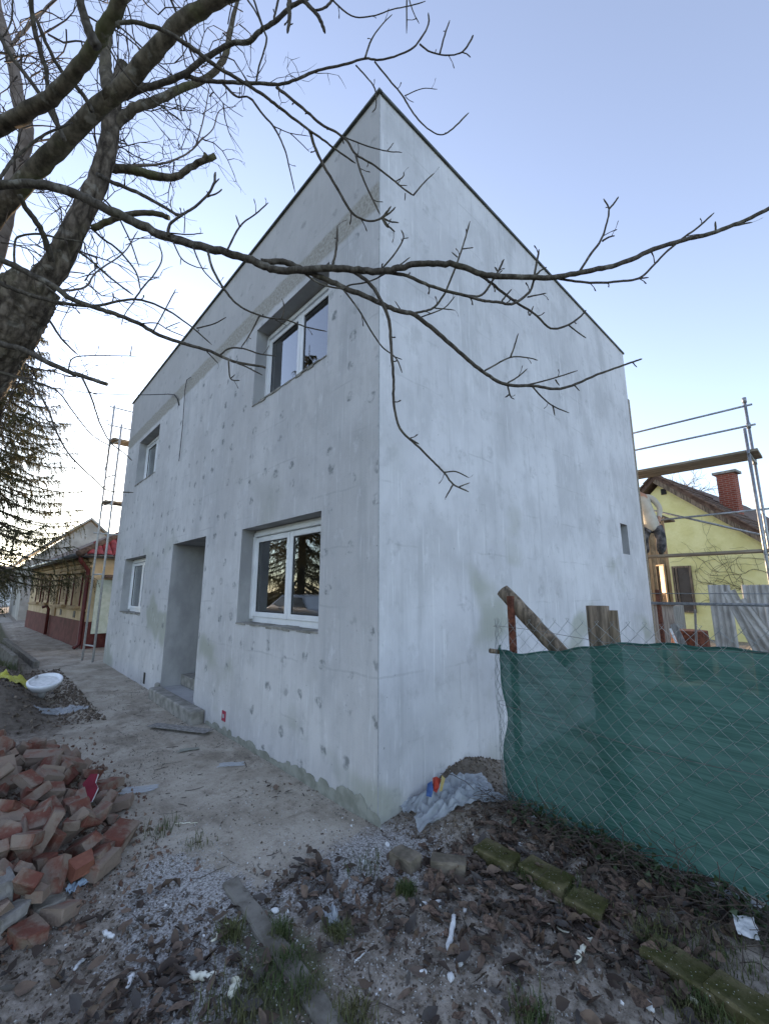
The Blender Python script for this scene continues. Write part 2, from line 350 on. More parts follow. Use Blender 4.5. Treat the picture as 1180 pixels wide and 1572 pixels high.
# ------------------------------------------------------------------ ground
def heap_h(x, y):        # brick heap shape
    u = (np.asarray(x) + 2.35) / 1.05; v = (np.asarray(y) - 1.85) / 1.65
    return .40 * np.clip(1 - u * u - v * v, 0, 1) ** .8
def zg(x, y):
    x = np.asarray(x, float); y = np.asarray(y, float)
    z = .035 * fbm(x * .8, y * .8, 3, 3)
    onpath = sstep(-1.25, -.95, x) * sstep(-.25, .15, y) * sstep(24, 12, y)
    rough = (1 - .75 * onpath)
    z = z * (1 - .6 * onpath) + rough * (.045 * fbm(x * 5, y * 5, 4, 11) + .022 * fbm(x * 22, y * 22, 3, 21))
    mound = .19 * np.exp(-((x - .95) / .5) ** 2 - ((y + .02) / .22) ** 2) + .07 * np.exp(-((x - .5) / .30) ** 2 - ((y + .34) / .18) ** 2)
    fencebed = .06 * sstep(.15, .6, x) * sstep(-.2, -.6, y)
    bank = .30 * sstep(-1.25, -1.9, x) * sstep(4.2, 5.4, y) * sstep(10.5, 7.5, y)
    z = z + mound + fencebed + bank + .55 * heap_h(x, y)
    return z * sstep(60, 20, np.hypot(x, y))
def axis(lo, hi, step, far_lo, far_hi, g=1.16):
    a = list(np.arange(lo, hi, step)); s = step; p = lo; L = []
    while p > far_lo: s *= g; p -= s; L.append(p)
    s = step; p = a[-1]; H = []
    while p < far_hi: s *= g; p += s; H.append(p)
    return np.array(L[::-1] + a + H)
gx = axis(-3.0, 1.5, .026, -300, 300); gy = axis(-2.1, 5.0, .026, -300, 400, 1.1)
X, Y = np.meshgrid(gx, gy); Z = zg(X, Y)
nx, ny = len(gx), len(gy)
idx = np.arange(nx * ny).reshape(ny, nx)
fa = np.stack([idx[:-1, :-1], idx[:-1, 1:], idx[1:, 1:], idx[1:, :-1]], -1).reshape(-1, 4)
me = bpy.data.meshes.new('ground'); me.from_pydata(np.stack([X, Y, Z], -1).reshape(-1, 3).tolist(), [], fa.tolist())
def zone(name, arr):
    a = me.attributes.new(name, 'FLOAT', 'POINT'); a.data.foreach_set('value', np.clip(arr, 0, 1).astype(np.float32).ravel())
wx = X + .25 * fbm(X * 2.2, Y * 2.2, 4, 31); wy = Y + .25 * fbm(X * 2.2, Y * 2.2, 4, 41)
zp = sstep(-1.75, -.98, wx) * sstep(-.20, .05, wy - .12 * (wx + .6)) * sstep(30, 22, wy)
zgrit = .22 * sstep(.3, -.1, wy) + np.exp(-((wx + 1.25) / .28) ** 2 - ((wy - .05) / .62) ** 2) * 1.2 + np.exp(-((wx + .35) / .42) ** 2 - ((wy + .28) / .25) ** 2)
zgrass = np.maximum(sstep(-1.1, -1.7, X) * sstep(13, 17, Y), sstep(14, 20, np.abs(X + 1.0)))
zgrass = np.maximum(zgrass, np.exp(-((wx + 1.05) / .22) ** 2 - ((wy + .55) / .5) ** 2) * .8)
zone('path', zp); zone('grit', zgrit); zone('grass', zgrass); zone('soil', np.maximum(sstep(-1.0, -1.5, wx) * sstep(3.6, 4.4, wy) * sstep(12, 10, wy), 1.2 * np.exp(-((X - .75) / .55) ** 2 - ((Y + .12) / .26) ** 2)))
me.polygons.foreach_set('use_smooth', [True] * len(me.polygons))
t = NT('ground_dirt', .95, .15)
def attr(n): q = t.n('ShaderNodeAttribute'); q.attribute_name = n; return q.outputs['Fac']
n1 = t.noise(2.2, 6, .65); n2 = t.noise(14, 6, .7); n3 = t.noise(75, 4, .7)
c = t.mix(t.ramp(n2, .35, .65), (.165, .138, .108), (.37, .325, .27))
c = t.mix(t.math('MULTIPLY', t.ramp(n3, .55, .68), .5), c, (.38, .365, .34))
c = t.mix(t.math('MULTIPLY', t.ramp(n3, .42, .34), .6), c, (.025, .022, .018))
pc = t.mix(t.ramp(n1, .32, .68), (.32, .282, .226), (.47, .425, .355)); pc = t.mix(t.math('MULTIPLY', t.ramp(n2, .52, .70), .55), pc, (.22, .19, .15))
pc = t.mix(t.math('MULTIPLY', t.ramp(n3, .60, .70), .35), pc, (.42, .40, .37)); pc = t.mix(t.math('MULTIPLY', t.ramp(t.noise(5, 5, .7, t.mapping((1, 1, 1), loc=(5, 2, 0))), .56, .66), .5), pc, (.165, .138, .104))
pc = t.mix(t.math('MULTIPLY', t.ramp(t.noise(1.3, 6, .72, t.mapping((1.6, .7, 1), loc=(1, 3, 0))), .50, .64), .55), pc, (.15, .125, .095)); pc = t.mix(t.math('MULTIPLY', t.ramp(n3, .44, .36), .45), pc, (.10, .08, .06))
def soft(z, n, k=.5): return t.ramp(t.math('ADD', z, t.math('MULTIPLY', t.math('SUBTRACT', n, .5), k)), .35, .65)
c = t.mix(t.ramp(t.math('ADD', attr('path'), t.math('ADD', t.math('MULTIPLY', t.math('SUBTRACT', n2, .5), .9), t.math('MULTIPLY', t.math('SUBTRACT', n1, .5), .7))), .2, .85), c, pc)
gc = t.mix(t.ramp(n3, .40, .60), (.17, .158, .145), (.50, .49, .47))
c = t.mix(t.math('MULTIPLY', soft(attr('grit'), n2, 1.4), .9), c, gc)
c = t.mix(t.math('MULTIPLY', attr('soil'), .8), c, t.mix(n2, (.055, .044, .034), (.14, .115, .09)))
c = t.mix(t.math('MULTIPLY', soft(attr('grass'), n2, .8), .8), c, t.mix(t.ramp(n2, .35, .65), (.040, .050, .018), (.085, .090, .035)))
t.color(c); t.bump(t.math('ADD', t.noise(14, 4, .7), t.math('MULTIPLY', t.noise(75, 3, .7), .4)), .65, .02)
me.materials.append(t.m); ground = tag(link('ground', me), kind='structure')
# street beyond the neighbour's front: a pale strip of road seen past the far end
MBr = MB(); MBr.add([(-40, 27, .02), (-.9, 27, .02), (-.9, 33, .02), (-40, 33, .02)], [(0, 1, 2, 3)])
simple('road_pale', (.28, .25, .21), (.36, .33, .28), 3, .95, .2); tag(MBr.build('road', MT['road_pale']), kind='structure')
_hx = np.arange(-3.2, 1.8, .02); _hy = np.arange(-4.4, 18, .02); _HG = zg(*np.meshgrid(_hx, _hy)).tolist(); _nx, _ny = len(_hx) - 1, len(_hy) - 1
def gz1(x, y):
    a = (x + 3.2) / .02; b = (y + 4.4) / .02; i = min(max(int(a), 0), _nx - 1); j = min(max(int(b), 0), _ny - 1); a = min(max(a - i, 0), 1); b = min(max(b - j, 0), 1); r0, r1 = _HG[j], _HG[j + 1]
    return (r0[i] * (1 - a) + r0[i + 1] * a) * (1 - b) + (r1[i] * (1 - a) + r1[i + 1] * a) * b

# ------------------------------------------------------------------ the new house
HX, HY, HZ = 6.66, 9.39, 6.345
house = thing('house', 'tall grey mortar-coated new house with flat parapet and white windows', 'house')
def facade_cells(mb, us, vs, holes, fn, mi):
    us = sorted(set(us)); vs = sorted(set(vs))
    for i in range(len(us) - 1):
        for j in range(len(vs) - 1):
            cu = (us[i] + us[i + 1]) / 2; cv = (vs[j] + vs[j + 1]) / 2
            if any(a < cu < b and c_ < cv < d for a, b, c_, d in holes): continue
            mb.add([fn(us[i], vs[j]), fn(us[i + 1], vs[j]), fn(us[i + 1], vs[j + 1]), fn(us[i], vs[j + 1])], [(0, 1, 2, 3)], mi)
WIN = [(.79, 2.46, 1.24, 2.335), (6.66, 8.33, 1.17, 2.29), (.77, 2.385, 3.90, 4.97), (6.63, 8.20, 3.94, 4.97)]
DOOR = (3.62, 5.06, .12, 2.365)
holes = WIN + [DOOR]; D0 = .23
mb = MB()
us = [0, HY]; vs = [-.3, HZ]
for h in holes: us += h[:2]; vs += h[2:]
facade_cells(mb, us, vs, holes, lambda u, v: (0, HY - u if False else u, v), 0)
SL = (5.46, 5.80, 2.21, 2.725)
facade_cells(mb, [0, HX, SL[0], SL[1]], [-.3, HZ, SL[2], SL[3]], [SL], lambda u, v: (u, 0, v), 1)
mb.add([(HX, 0, -.3), (HX, HY, -.3), (HX, HY, HZ), (HX, 0, HZ)], [(0, 1, 2, 3)], 1)
mb.add([(0, HY, -.3), (HX, HY, -.3), (HX, HY, HZ), (0, HY, HZ)], [(0, 1, 2, 3)], 1)
mb.add([(0, 0, HZ), (HX, 0, HZ), (HX, HY, HZ), (0, HY, HZ)], [(0, 1, 2, 3)], 1)
for a, b, c_, d in WIN:                                     # reveals
    mb.add([(0, a, c_), (D0, a, c_), (D0, a, d), (0, a, d), (0, b, c_), (D0, b, c_), (D0, b, d), (0, b, d)],
           [(0, 1, 2, 3), (4, 5, 6, 7), (0, 1, 5, 4), (3, 2, 6, 7)], 2)
a, b, c_, d = DOOR; dd = 1.5
mb.add([(0, a, c_), (dd, a, c_), (dd, a, d), (0, a, d), (0, b, c_), (dd, b, c_), (dd, b, d), (0, b, d)], [(0, 1, 2, 3), (4, 5, 6, 7), (0, 1, 5, 4), (3, 2, 6, 7), (1, 2, 6, 5)], 2)
a, b, c_, d = SL
mb.add([(a, 0, c_), (a, .25, c_), (a, .25, d), (a, 0, d), (b, 0, c_), (b, .25, c_), (b, .25, d), (b, 0, d)], [(0, 1, 2, 3), (4, 5, 6, 7), (0, 1, 5, 4), (3, 2, 6, 7), (1, 2, 6, 5)], 2)
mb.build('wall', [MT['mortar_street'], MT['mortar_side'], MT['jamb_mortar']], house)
# coping strips
for nm, a, b in (('coping', (-.02, -.055, 0), (-.02, HY + .04, 0)), ('coping', (.015, -.02, 0), (HX + .05, -.02, 0))):
    m = MB(); 
    if a[1] != b[1]: m.box(-.03, .012, -.025, HY + .03, HZ - .012, HZ + .010)
    else: m.box(.014, HX + .03, -.022, .012, HZ - .020, HZ + .010)
    m.build(nm, MT['coping_metal'], house)
m = MB(); m.box(-.003, .003, -.003, .003, 0.0, HZ - .024); m.build('corner_bead', MT['bead'], house)
m = MB(); m.bar((HX + .03, .02, 0.0), (HX + .03, .02, 5.35), .05, .09, 0, (1, 0, 0)); m.build('edge_board', MT['plank_wood'], house)
# windows
def window(a, b, c_, d):
    root = bpy.data.objects.new('window', None); COL.objects.link(root); root.parent = house
    x0, x1 = D0 - .045, D0 + .03; sh = .062; top = d - sh
    m = MB()                                                  # roller shutter box with its lower lip
    m.box(x0 - .01, x1, a + .004, b - .004, top + .03, d - .004)
    m.build('shutter_box', MT['pvc_white'], root); bevel(root.children[-1], .006)
    m = MB(); m.box(x0 - .03, x1 - .01, a + .006, b - .006, top - .022, top + .028); m.build('shutter_lip', MT['pvc_white'], root); bevel(root.children[-1], .008)
    for y0, y1 in ((a + .003, a + .045), (b - .045, b - .003)):
        m = MB(); m.box(x0 - .035, x0 + .0, y0, y1, c_ + .04, top - .024); m.build('shutter_rail', MT['pvc_white'], root)
    f = MB(); fw = .05
    f.box(x0 + .003, x1, a + .002, a + fw, c_ + .004, top - .026); f.box(x0 + .003, x1, b - fw, b - .002, c_ + .004, top - .026)
    f.box(x0, x1, a + fw, b - fw, c_ + .002, c_ + .075); f.box(x0, x1, a + fw, b - fw, top - .06, top - .026)
    bevel(f.build('frame', MT['pvc_white'], root), .005)
    mid = (a + b) / 2; sw = .058; z0 = c_ + .065; z1 = top - .034
    for y0, y1 in ((a + fw - .008, mid - .004), (mid + .004, b - fw + .008)):
        s_ = MB(); xs0, xs1 = x0 - .016, x0 + .02
        s_.box(xs0, xs1, y0, y0 + sw, z0, z1); s_.box(xs0, xs1, y1 - sw, y1, z0, z1)
        s_.box(xs0 + .002, xs1, y0 + sw, y1 - sw, z0 + .001, z0 + sw); s_.box(xs0 + .002, xs1, y0 + sw, y1 - sw, z1 - sw, z1 - .001)
        bevel(s_.build('sash', MT['pvc_white'], root), .007)
        g = MB(); gx_ = x0 + .004
        for (p0, p1, q0, q1) in ((y0 + sw, y0 + sw + .008, z0 + sw, z1 - sw), (y1 - sw - .008, y1 - sw, z0 + sw, z1 - sw), (y0 + sw + .008, y1 - sw - .008, z0 + sw, z0 + sw + .008), (y0 + sw + .008, y1 - sw - .008, z1 - sw - .008, z1 - sw)):
            g.box(gx_ - .006, gx_ + .004, p0, p1, q0, q1)
        g.build('gasket', MT['rubber'], root)
        p = MB(); p.add([(gx_, y0 + sw, z0 + sw), (gx_, y1 - sw, z0 + sw), (gx_, y1 - sw, z1 - sw), (gx_, y0 + sw, z1 - sw)], [(0, 3, 2, 1)])
        p.build('pane', MT['pane_glass'], root)
    # rough unfinished ledge under the frame
    s_ = MB(); n = 14; 
    for i in range(n):
        y0 = a + (b - a) * i / n + .001; y1 = a + (b - a) * (i + 1) / n - .001
        s_.box(-.004 - rnd.uniform(0, .012), D0 - .05, y0, y1, c_ - .004 - rnd.uniform(.0, .022), c_ + rnd.uniform(.002, .012))
    s_.build('ledge', MT['raw_concrete'], root)
    # the dim room behind, with a window board and a drawn curtain edge
    r = MB(); r.box(D0 + .035, 2.6, a - .25, b + .25, c_ - .9, d + .2)
    r.f = [tuple(reversed(f_)) for f_ in r.f]; r.f.pop(4); r.m.pop(4)
    r.build('room_lining', MT['dark_interior'], root)
    return root
for wdw in WIN: window(*wdw)
# fresh mortar smeared up the foot of the wall in scallops
rg = random.Random(17); sm = MB(); yy = .06; k = 0
while yy < 3.1:
    w_ = rg.uniform(.05, .13); h = rg.uniform(.03, .085) * (1.5 if 0.15 < yy < 1.2 else .9); n = 12; xx = -.004 - .0011 * (k % 4); k += 1
    pts = [(xx, yy - w_, -.08)] + [(xx, yy - w_ * math.cos(math.pi * i / n), .02 + h * math.sin(math.pi * i / n) ** .7 * rg.uniform(.92, 1.06)) for i in range(n + 1)] + [(xx, yy + w_, -.08)]
    sm.add(pts + [(0.0, b, c_ - .004) for a, b, c_ in pts], [tuple(range(len(pts)))] + [(i, i + 1, len(pts) + i + 1, len(pts) + i) for i in range(len(pts) - 1)]); yy += w_ * rg.uniform(.7, 1.5)
simple('fresh_mortar', (.22, .225, .185), (.32, .325, .28), 9, .95, .5, 50); sm.build('mortar_smear', MT['fresh_mortar'], house, fix=True)
# door opening: inner step and outer doorstep
m = MB(); m.box(.30, 1.45, DOOR[0] + .003, DOOR[1] - .003, .124, .285); bevel(m.build('inner_step', MT['raw_concrete'], house), .01)
m = MB(); m.box(-.17, -.002, 3.19, 5.02, -.2, .155); o = bevel(m.build('doorstep', MT['raw_concrete'], house), .02)
m = MB(); m.box(-.07, -.003, 5.02, 5.14, -.2, .20); bevel(m.build('mortar_lump', MT['raw_concrete'], house), .03)
# loose cables, socket sticker
pA = onx(272, 607, -.004); pB = onx(262, 604, -.02)
m = MB(); m.tube([onx(*q, -.03) for q in ((275, 708), (281, 650), (284, 600), (287, 583), (293, 579))], .006, 6); m.build('loose_cable', MT['cable_black'], house)
m = MB(); m.tube([onx(*q, dx) for q, dx in (((258, 605), -.06), ((268, 606), -.05), ((273, 613), -.03), ((275, 622), -.01))], .012, 6); m.build('cable_duct', MT['cable_black'], house)
p = onx(344, 1099); m = MB(); m.box(-.006, -.001, p.y - .05, p.y + .05, p.z - .055, p.z + .055); m.box(-.009, -.0062, p.y - .02, p.y + .025, p.z - .02, p.z + .02, 1)
m.build('socket_sticker', [MT['sticker_red'], MT['pvc_grey']], house)
p = onx(222, 1040); m = MB(); m.box(-.006, -.001, p.y - .05, p.y + .05, p.z - .1, p.z + .08); m.build('cable_slot', MT['rubber'], house)

# service wire from the street to the wall
m = MB(); e0 = onx(258, 605, -.06); e1 = at(-70, 545, 11.0); pts = []
for i in range(25):
    k = i / 24; q = e0.lerp(e1, k); q.z -= .35 * 4 * k * (1 - k); pts.append(q)
m.tube(pts, .008, 5); tag(m.build('service_wire', MT['cable_black']), 'black service wire sagging across the sky to the house wall', 'wire')

# ------------------------------------------------------------------ the bare walnut tree over the yard
walnut = thing('walnut_tree', 'bare walnut tree with thick sawn limbs hanging over the yard', 'tree', loc=(-2.75, 1.55, 0))
bpy.context.view_layer.update()
def parented(o, root):                    # keep world-space vertices although the root is moved
    o.parent = root; o.matrix_parent_inverse = root.matrix_world.inverted(); return o
SPUR = MB(); TIPS = []
def spurs(path, rads, every, rg, ln=(.02, .055)):
    acc = 0
    for i in range(1, len(path)):
        acc += (path[i] - path[i - 1]).length
        if acc > every * rg.uniform(.2, 2.4):
            acc = 0; t = (path[i] - path[i - 1]).normalized(); a = t.orthogonal().normalized(); a.rotate(Matrix.Rotation(rg.uniform(0, 6.28), 3, t))
            d = (a * 1.0 + t * rg.uniform(.3, .9) + Vector((0, 0, .3))).normalized(); L = rg.uniform(*ln); p = path[i]; r = min(rads[i] * .55, .0035)
            mid = p + d * L * .6 + t * .004
            SPUR.tube([p, mid, p + d * L, p + d * (L + .006)], [r, r * .75, r * 1.25, r * .4], 4, rg=rg)
def branch(pts, w0, w1, d0, d1, name='branch', mat='bark_branch', sides=None, cut=False, spur=True, sub=5, seed=0):
    rg = random.Random(len(pts) * 31 + int(pts[0][0] * 7) + int(pts[-1][1]) + seed)
    L = [0]
    for a, b in zip(pts, pts[1:]): L.append(L[-1] + math.hypot(b[0] - a[0], b[1] - a[1]))
    q = [(x, y, d0 + (d1 - d0) * l / L[-1], w0 + (w1 - w0) * l / L[-1]) for (x, y), l in zip(pts, L)]
    sp = spline(q, sub); path = []; rad = []
    for i, (x, y, d, w_) in enumerate(sp):
        p = at(x, y, d); nx_, ny_, _, _ = sp[min(i + 1, len(sp) - 1)] - sp[max(i - 1, 0)]; tl_ = math.hypot(nx_, ny_) or 1
        rx_, ry_ = x - 590, y - 786; rl_ = math.hypot(rx_, ry_) or 1; cr_ = abs(nx_ * ry_ - ny_ * rx_) / tl_ / rl_; co_ = LENS / math.hypot(LENS, rl_)
        r = w_ / 2 / LENS * d * .92 / math.sqrt((cr_ / co_) ** 2 + 1 - cr_ * cr_)
        j = min(.0022, r * .12); p = p + Vector((rg.gauss(0, j), rg.gauss(0, j), rg.gauss(0, j)))
        path.append(p); rad.append(r * rg.uniform(.97, 1.05))
    if not cut and w1 < 7:
        rad[-1] *= .5
    s_ = sides or (12 if w0 > 20 else 8 if w0 > 7 else 6)
    m = MB(); m.tube(path, rad, s_, jit=.025, rg=rg)
    o = m.build(name, [MT[mat]], None, True); parented(o, walnut)
    if spur and w0 < 9: spurs(path, rad, .19, rg, (.012, .06))
    if cut:
        e = path[-1]; t = (path[-1] - path[-2]).normalized(); u = t.orthogonal().normalized(); v = t.cross(u); c = MB()
        c.add([e + t * .004] + [e + t * .002 + (u * math.cos(a) + v * math.sin(a)) * rad[-1] * .93 for a in [k * math.pi / 6 for k in range(12)]], [(0, 1 + k, 1 + (k + 1) % 12) for k in range(12)])
        parented(c.build('sawn_face', MT['cut_wood']), walnut)
    return path, rad
# trunk, leaning in from beyond the left edge
tp = [(Vector((-2.78, 1.55, -.15)), .34), (Vector((-2.75, 1.54, .35)), .27)]
for x, y, d, w_ in ((-150, 760, 2.55, 138), (-100, 660, 2.55, 130), (-50, 580, 2.55, 126), (-8, 518, 2.56, 122), (30, 468, 2.58, 108), (62, 432, 2.6, 78)):
    tp.append((at(x, y, d), w_ / 2 / LENS * d * .74))
tps = spline([(*p, r) for p, r in tp], 5); m = MB()
tps = spline([tuple(q) for q in tps], 3); m.tube([Vector(q[:3]) for q in tps], [q[3] * rnd.uniform(.975, 1.03) for q in tps], 48, jit=.035)
parented(m.build('trunk', [MT['bark_trunk']], None, True), walnut)
B = branch
B([(50, 450), (84, 410), (106, 368), (128, 325), (149, 282), (164, 235), (171, 190), (176, 150), (190, 100)], 58, 24, 2.6, 3.0, 'limb', 'bark_trunk', 14)
B([(172, 195), (205, 168), (240, 155), (275, 138), (320, 118), (346, 85), (352, 55), (365, 0), (380, -40)], 24, 4, 2.9, 3.4, 'limb', 'bark_limb', 10)
# the limb beyond the frame that carries the near branches
B([(-40, 520), (-120, 420), (-130, 320), (-95, 255), (-40, 215), (-7, 198), (34, 176), (78, 149), (115, 112), (149, 64), (173, 24), (195, -25), (230, -90)], 44, 29, 2.5, 1.65, 'limb', 'bark_limb', 14)
B([(-110, 470), (-60, 390), (-17, 342), (34, 285), (85, 231), (142, 173), (190, 132), (237, 78), (288, 27), (345, -6), (420, -40)], 48, 33, 2.5, 2.1, 'limb', 'bark_limb', 14)
B([(149, 72), (138, 48), (128, 20), (120, -20)], 17, 12, 1.66, 1.6)
B([(172, 150), (164, 120), (162, 90), (166, 55), (175, 10)], 26, 12, 2.25, 2.5, mat='bark_limb')
# pale stem behind, on the left
B([(-40, 470), (-12, 400), (6, 340), (21, 275), (36, 233), (41, 203), (37, 178), (28, 148), (22, 106), (10, 60), (-2, 15), (-8, -30)], 44, 11, 3.3, 3.7, 'limb', 'bark_far', 10)
B([(18, 70), (32, 53), (55, 28), (85, 0), (110, -25)], 9, 6, 3.6, 3.8, mat='bark_far')
B([(47, -10), (51, 32), (61, 74), (72, 110), (74, 140), (89, 190), (100, 216)], 9, 7, 2.0, 2.2)
B([(57, 30), (74, 72), (95, 110), (127, 144), (143, 172)], 6, 8, 2.0, 2.2)
B([(-8, 40), (17, 85), (38, 112), (61, 144), (91, 197)], 6, 7, 2.1, 2.2)
B([(0, 275), (8, 263), (21, 244), (42, 227), (70, 206), (112, 188)], 8, 5, 2.0, 2.1)
B([(30, 300), (42, 322), (59, 344), (70, 369), (80, 402)], 8, 11, 2.3, 2.55)
B([(23, 405), (23, 375), (30, 363), (59, 359), (92, 366), (130, 372)], 5, 3, 2.4, 2.5)
B([(20, 0), (18, 30), (10, 50), (0, 62)], 4, 4, 2.2, 2.2)
# branch E and its forks
B([(180, 42), (187, 34), (217, 36), (251, 47), (281, 64), (305, 81), (332, 102), (366, 122), (400, 143), (421, 159), (448, 180), (475, 200), (499, 217), (516, 230), (546, 251)], 10, 3, 1.68, 2.0)
B([(424, 133), (431, 139), (465, 166), (492, 190), (516, 203), (533, 217), (546, 237), (570, 251), (597, 271), (617, 288), (634, 300)], 6, 3, 2.1, 2.1)
B([(634, 300), (651, 280), (666, 266)], 3, 2, 2.1, 2.1)
B([(475, 201), (485, 230), (499, 258), (519, 291), (539, 325), (563, 339), (583, 336), (597, 322)], 5, 4, 1.95, 1.98)
for e in ((607, 318), (612, 342), (596, 350), (606, 356), (600, 316)): B([(586, 334), ((586 + e[0]) / 2, (336 + e[1]) / 2 + 1), e], 4, 2.5, 1.98, 1.98, seed=e[0])
B([(546, 238), (556, 271), (570, 302), (583, 329)], 3.4, 2.8, 2.1, 2.05); B([(570, 305), (578, 309), (588, 310)], 2, 1.6, 2.07, 2.07)
B([(529, 211), (563, 224), (594, 232), (617, 234)], 3, 2, 2.1, 2.1); B([(594, 232), (599, 226), (604, 219)], 2, 1.6, 2.1, 2.1)
B([(606, 279), (618, 272), (620, 264)], 2.4, 2, 2.1, 2.1); B([(612, 284), (625, 285)], 2, 1.6, 2.1, 2.1)
B([(622, 297), (621, 308)], 2, 1.6, 2.1, 2.1)
# branch F, G
B([(178, 152), (217, 137), (244, 129), (281, 115), (315, 90), (353, 68), (383, 63), (400, 47), (421, 34), (448, 10), (480, -6)], 16, 9, 2.3, 2.1)
B([(443, -5), (444, 27), (441, 51)], 8, 5, 2.0, 2.0); B([(461, -4), (482, 17), (492, 32), (499, 51)], 9, 5, 2.0, 2.0); B([(512, -2), (498, 12), (484, 16)], 6, 6, 2.0, 2.0)
B([(441, 40), (450, 36)], 4, 2.5, 2.0, 2.0)
B([(283, 117), (325, 125), (366, 127), (400, 128), (427, 130), (455, 122), (488, 108), (526, 100), (560, 90), (583, 92), (610, 85), (634, 73), (651, 51), (658, 34), (657, 20)], 9, 2.6, 2.25, 2.3)
B([(644, 68), (661, 80), (688, 85), (709, 80), (721, 64), (726, 54)], 4, 3, 2.3, 2.3); B([(675, 82), (682, 54), (690, 31)], 3, 2.4, 2.3, 2.3)
B([(709, 80), (716, 83), (722, 88)], 3, 2.4, 2.3, 2.3)
B([(560, 90), (570, 61), (587, 37), (602, 22)], 3.4, 2, 2.28, 2.3)
B([(546, 100), (563, 119), (575, 136), (577, 163), (571, 173)], 2.8, 2, 2.28, 2.25)
B([(575, 95), (597, 122), (617, 146), (631, 169), (651, 193), (675, 207), (695, 197), (719, 173)], 3.4, 2.6, 2.28, 2.3); B([(621, 147), (648, 136), (671, 137)], 2.2, 1.8, 2.28, 2.3); B([(622, 148), (628, 154), (635, 157)], 1.8, 1.4, 2.28, 2.3)
B([(505, -4), (539, 24), (570, 25), (600, 15), (624, 10), (653, 2)], 3.6, 2.6, 2.0, 2.0); B([(624, 0), (624, 51)], 2.6, 2, 2.0, 2.0); B([(628, 0), (634, 18), (643, 36)], 2.2, 1.8, 2.0, 2.0)
B([(342, 128), (363, 148), (383, 150), (404, 176), (421, 196), (437, 229), (444, 257), (453, 296)], 4.5, 1.8, 2.5, 2.5); B([(419, 193), (444, 204), (475, 209)], 2.2, 1.5, 2.5, 2.5); B([(446, 205), (460, 218), (475, 233)], 1.8, 1.4, 2.5, 2.5)
B([(388, -5), (404, 43), (409, 64), (398, 102), (393, 127)], 3.4, 3, 2.1, 2.2); B([(428, -5), (424, 14), (420, 30)], 4, 4, 2.05, 2.05); B([(380, 0), (395, 22), (404, 45)], 3, 2.6, 2.1, 2.1)
# branch H, the long one right across the picture
B([(-100, 300), (-40, 283), (0, 284), (41, 282), (85, 288), (125, 302), (159, 319), (203, 339), (244, 359), (288, 373), (339, 386), (380, 397), (400, 406), (427, 415), (465, 414), (509, 412), (550, 414), (583, 417), (610, 412), (638, 405), (671, 405), (702, 407), (733, 419), (760, 424), (814, 426), (848, 426), (892, 418), (932, 410), (970, 397), (1010, 380), (1051, 368), (1085, 360), (1119, 348), (1153, 334), (1190, 314), (1230, 295)], 18, 6, 1.75, 2.0, sub=5)
B([(400, 402), (430, 402), (448, 407), (468, 416), (482, 421), (516, 436), (550, 450), (583, 465), (610, 477), (634, 482), (661, 502), (692, 529), (719, 553), (743, 572), (766, 587), (790, 592), (819, 592), (848, 597), (877, 592), (916, 575), (956, 561), (970, 556), (985, 551)], 11, 3, 1.86, 2.05)
B([(970, 556), (977, 564)], 2.4, 2, 2.05, 2.05)
for p_ in ([(744, 569), (782, 549), (808, 549), (825, 553)], [(783, 549), (789, 532), (795, 512)], [(779, 588), (795, 578), (809, 566)], [(806, 592), (848, 581), (886, 569)], [(816, 593), (832, 610), (848, 623), (873, 634)], [(779, 593), (783, 608), (789, 613)], [(848, 622), (851, 638)], [(852, 583), (858, 592)], [(880, 590), (889, 600)], [(781, 606), (775, 610)]):
    B(p_, 3, 2, 2.0, 2.02)
B([(628, 481), (650, 478), (667, 471), (684, 447), (698, 412), (710, 378), (721, 340)], 4, 2.6, 1.95, 1.98); B([(710, 382), (718, 381), (726, 380)], 2.4, 2, 1.97, 1.97); B([(702, 395), (693, 387)], 2.4, 2, 1.97, 1.97); B([(667, 473), (698, 476)], 2.4, 2, 1.96, 1.96); B([(646, 487), (681, 473), (698, 455)], 2.4, 1.8, 1.96, 1.96); B([(616, 478), (606, 462)], 2, 1.6, 1.95, 1.95)
B([(545, 415), (575, 418), (603, 419), (629, 425), (658, 438), (690, 448), (716, 454), (739, 461), (767, 464), (785, 467), (805, 455), (816, 441), (821, 415), (827, 383)], 7, 3.6, 1.9, 1.95)
B([(716, 454), (739, 453), (756, 430), (765, 415), (773, 398)], 4, 3.4, 1.93, 1.95); B([(764, 417), (759, 410)], 3.4, 3, 1.95, 1.95); B([(770, 462), (777, 453), (785, 444)], 3, 2, 1.95, 1.95); B([(809, 456), (824, 453), (838, 450)], 3, 2, 1.95, 1.95); B([(820, 424), (830, 415), (839, 410)], 3.4, 2.4, 1.95, 1.95)
B([(728, 416), (750, 432), (773, 450), (796, 467), (819, 481), (845, 504), (871, 499), (889, 487), (899, 476)], 5.5, 3, 1.94, 2.0); B([(872, 499), (886, 510), (899, 519)], 3, 2.2, 2.0, 2.0); B([(810, 478), (813, 484), (818, 470)], 2.6, 2.2, 1.97, 1.97)
B([(540, 415), (566, 434), (583, 458), (597, 492), (600, 533), (604, 583), (604, 617), (614, 658), (638, 682), (665, 709), (682, 726), (695, 743), (719, 755)], 6.5, 2.6, 1.88, 1.85)
B([(682, 725), (699, 724), (719, 733)], 2.6, 2, 1.85, 1.85); B([(695, 744), (690, 753), (683, 765)], 2.8, 2, 1.85, 1.85); B([(705, 747), (721, 741)], 2.4, 2, 1.85, 1.85); B([(630, 674), (643, 682)], 3, 2.4, 1.85, 1.85)
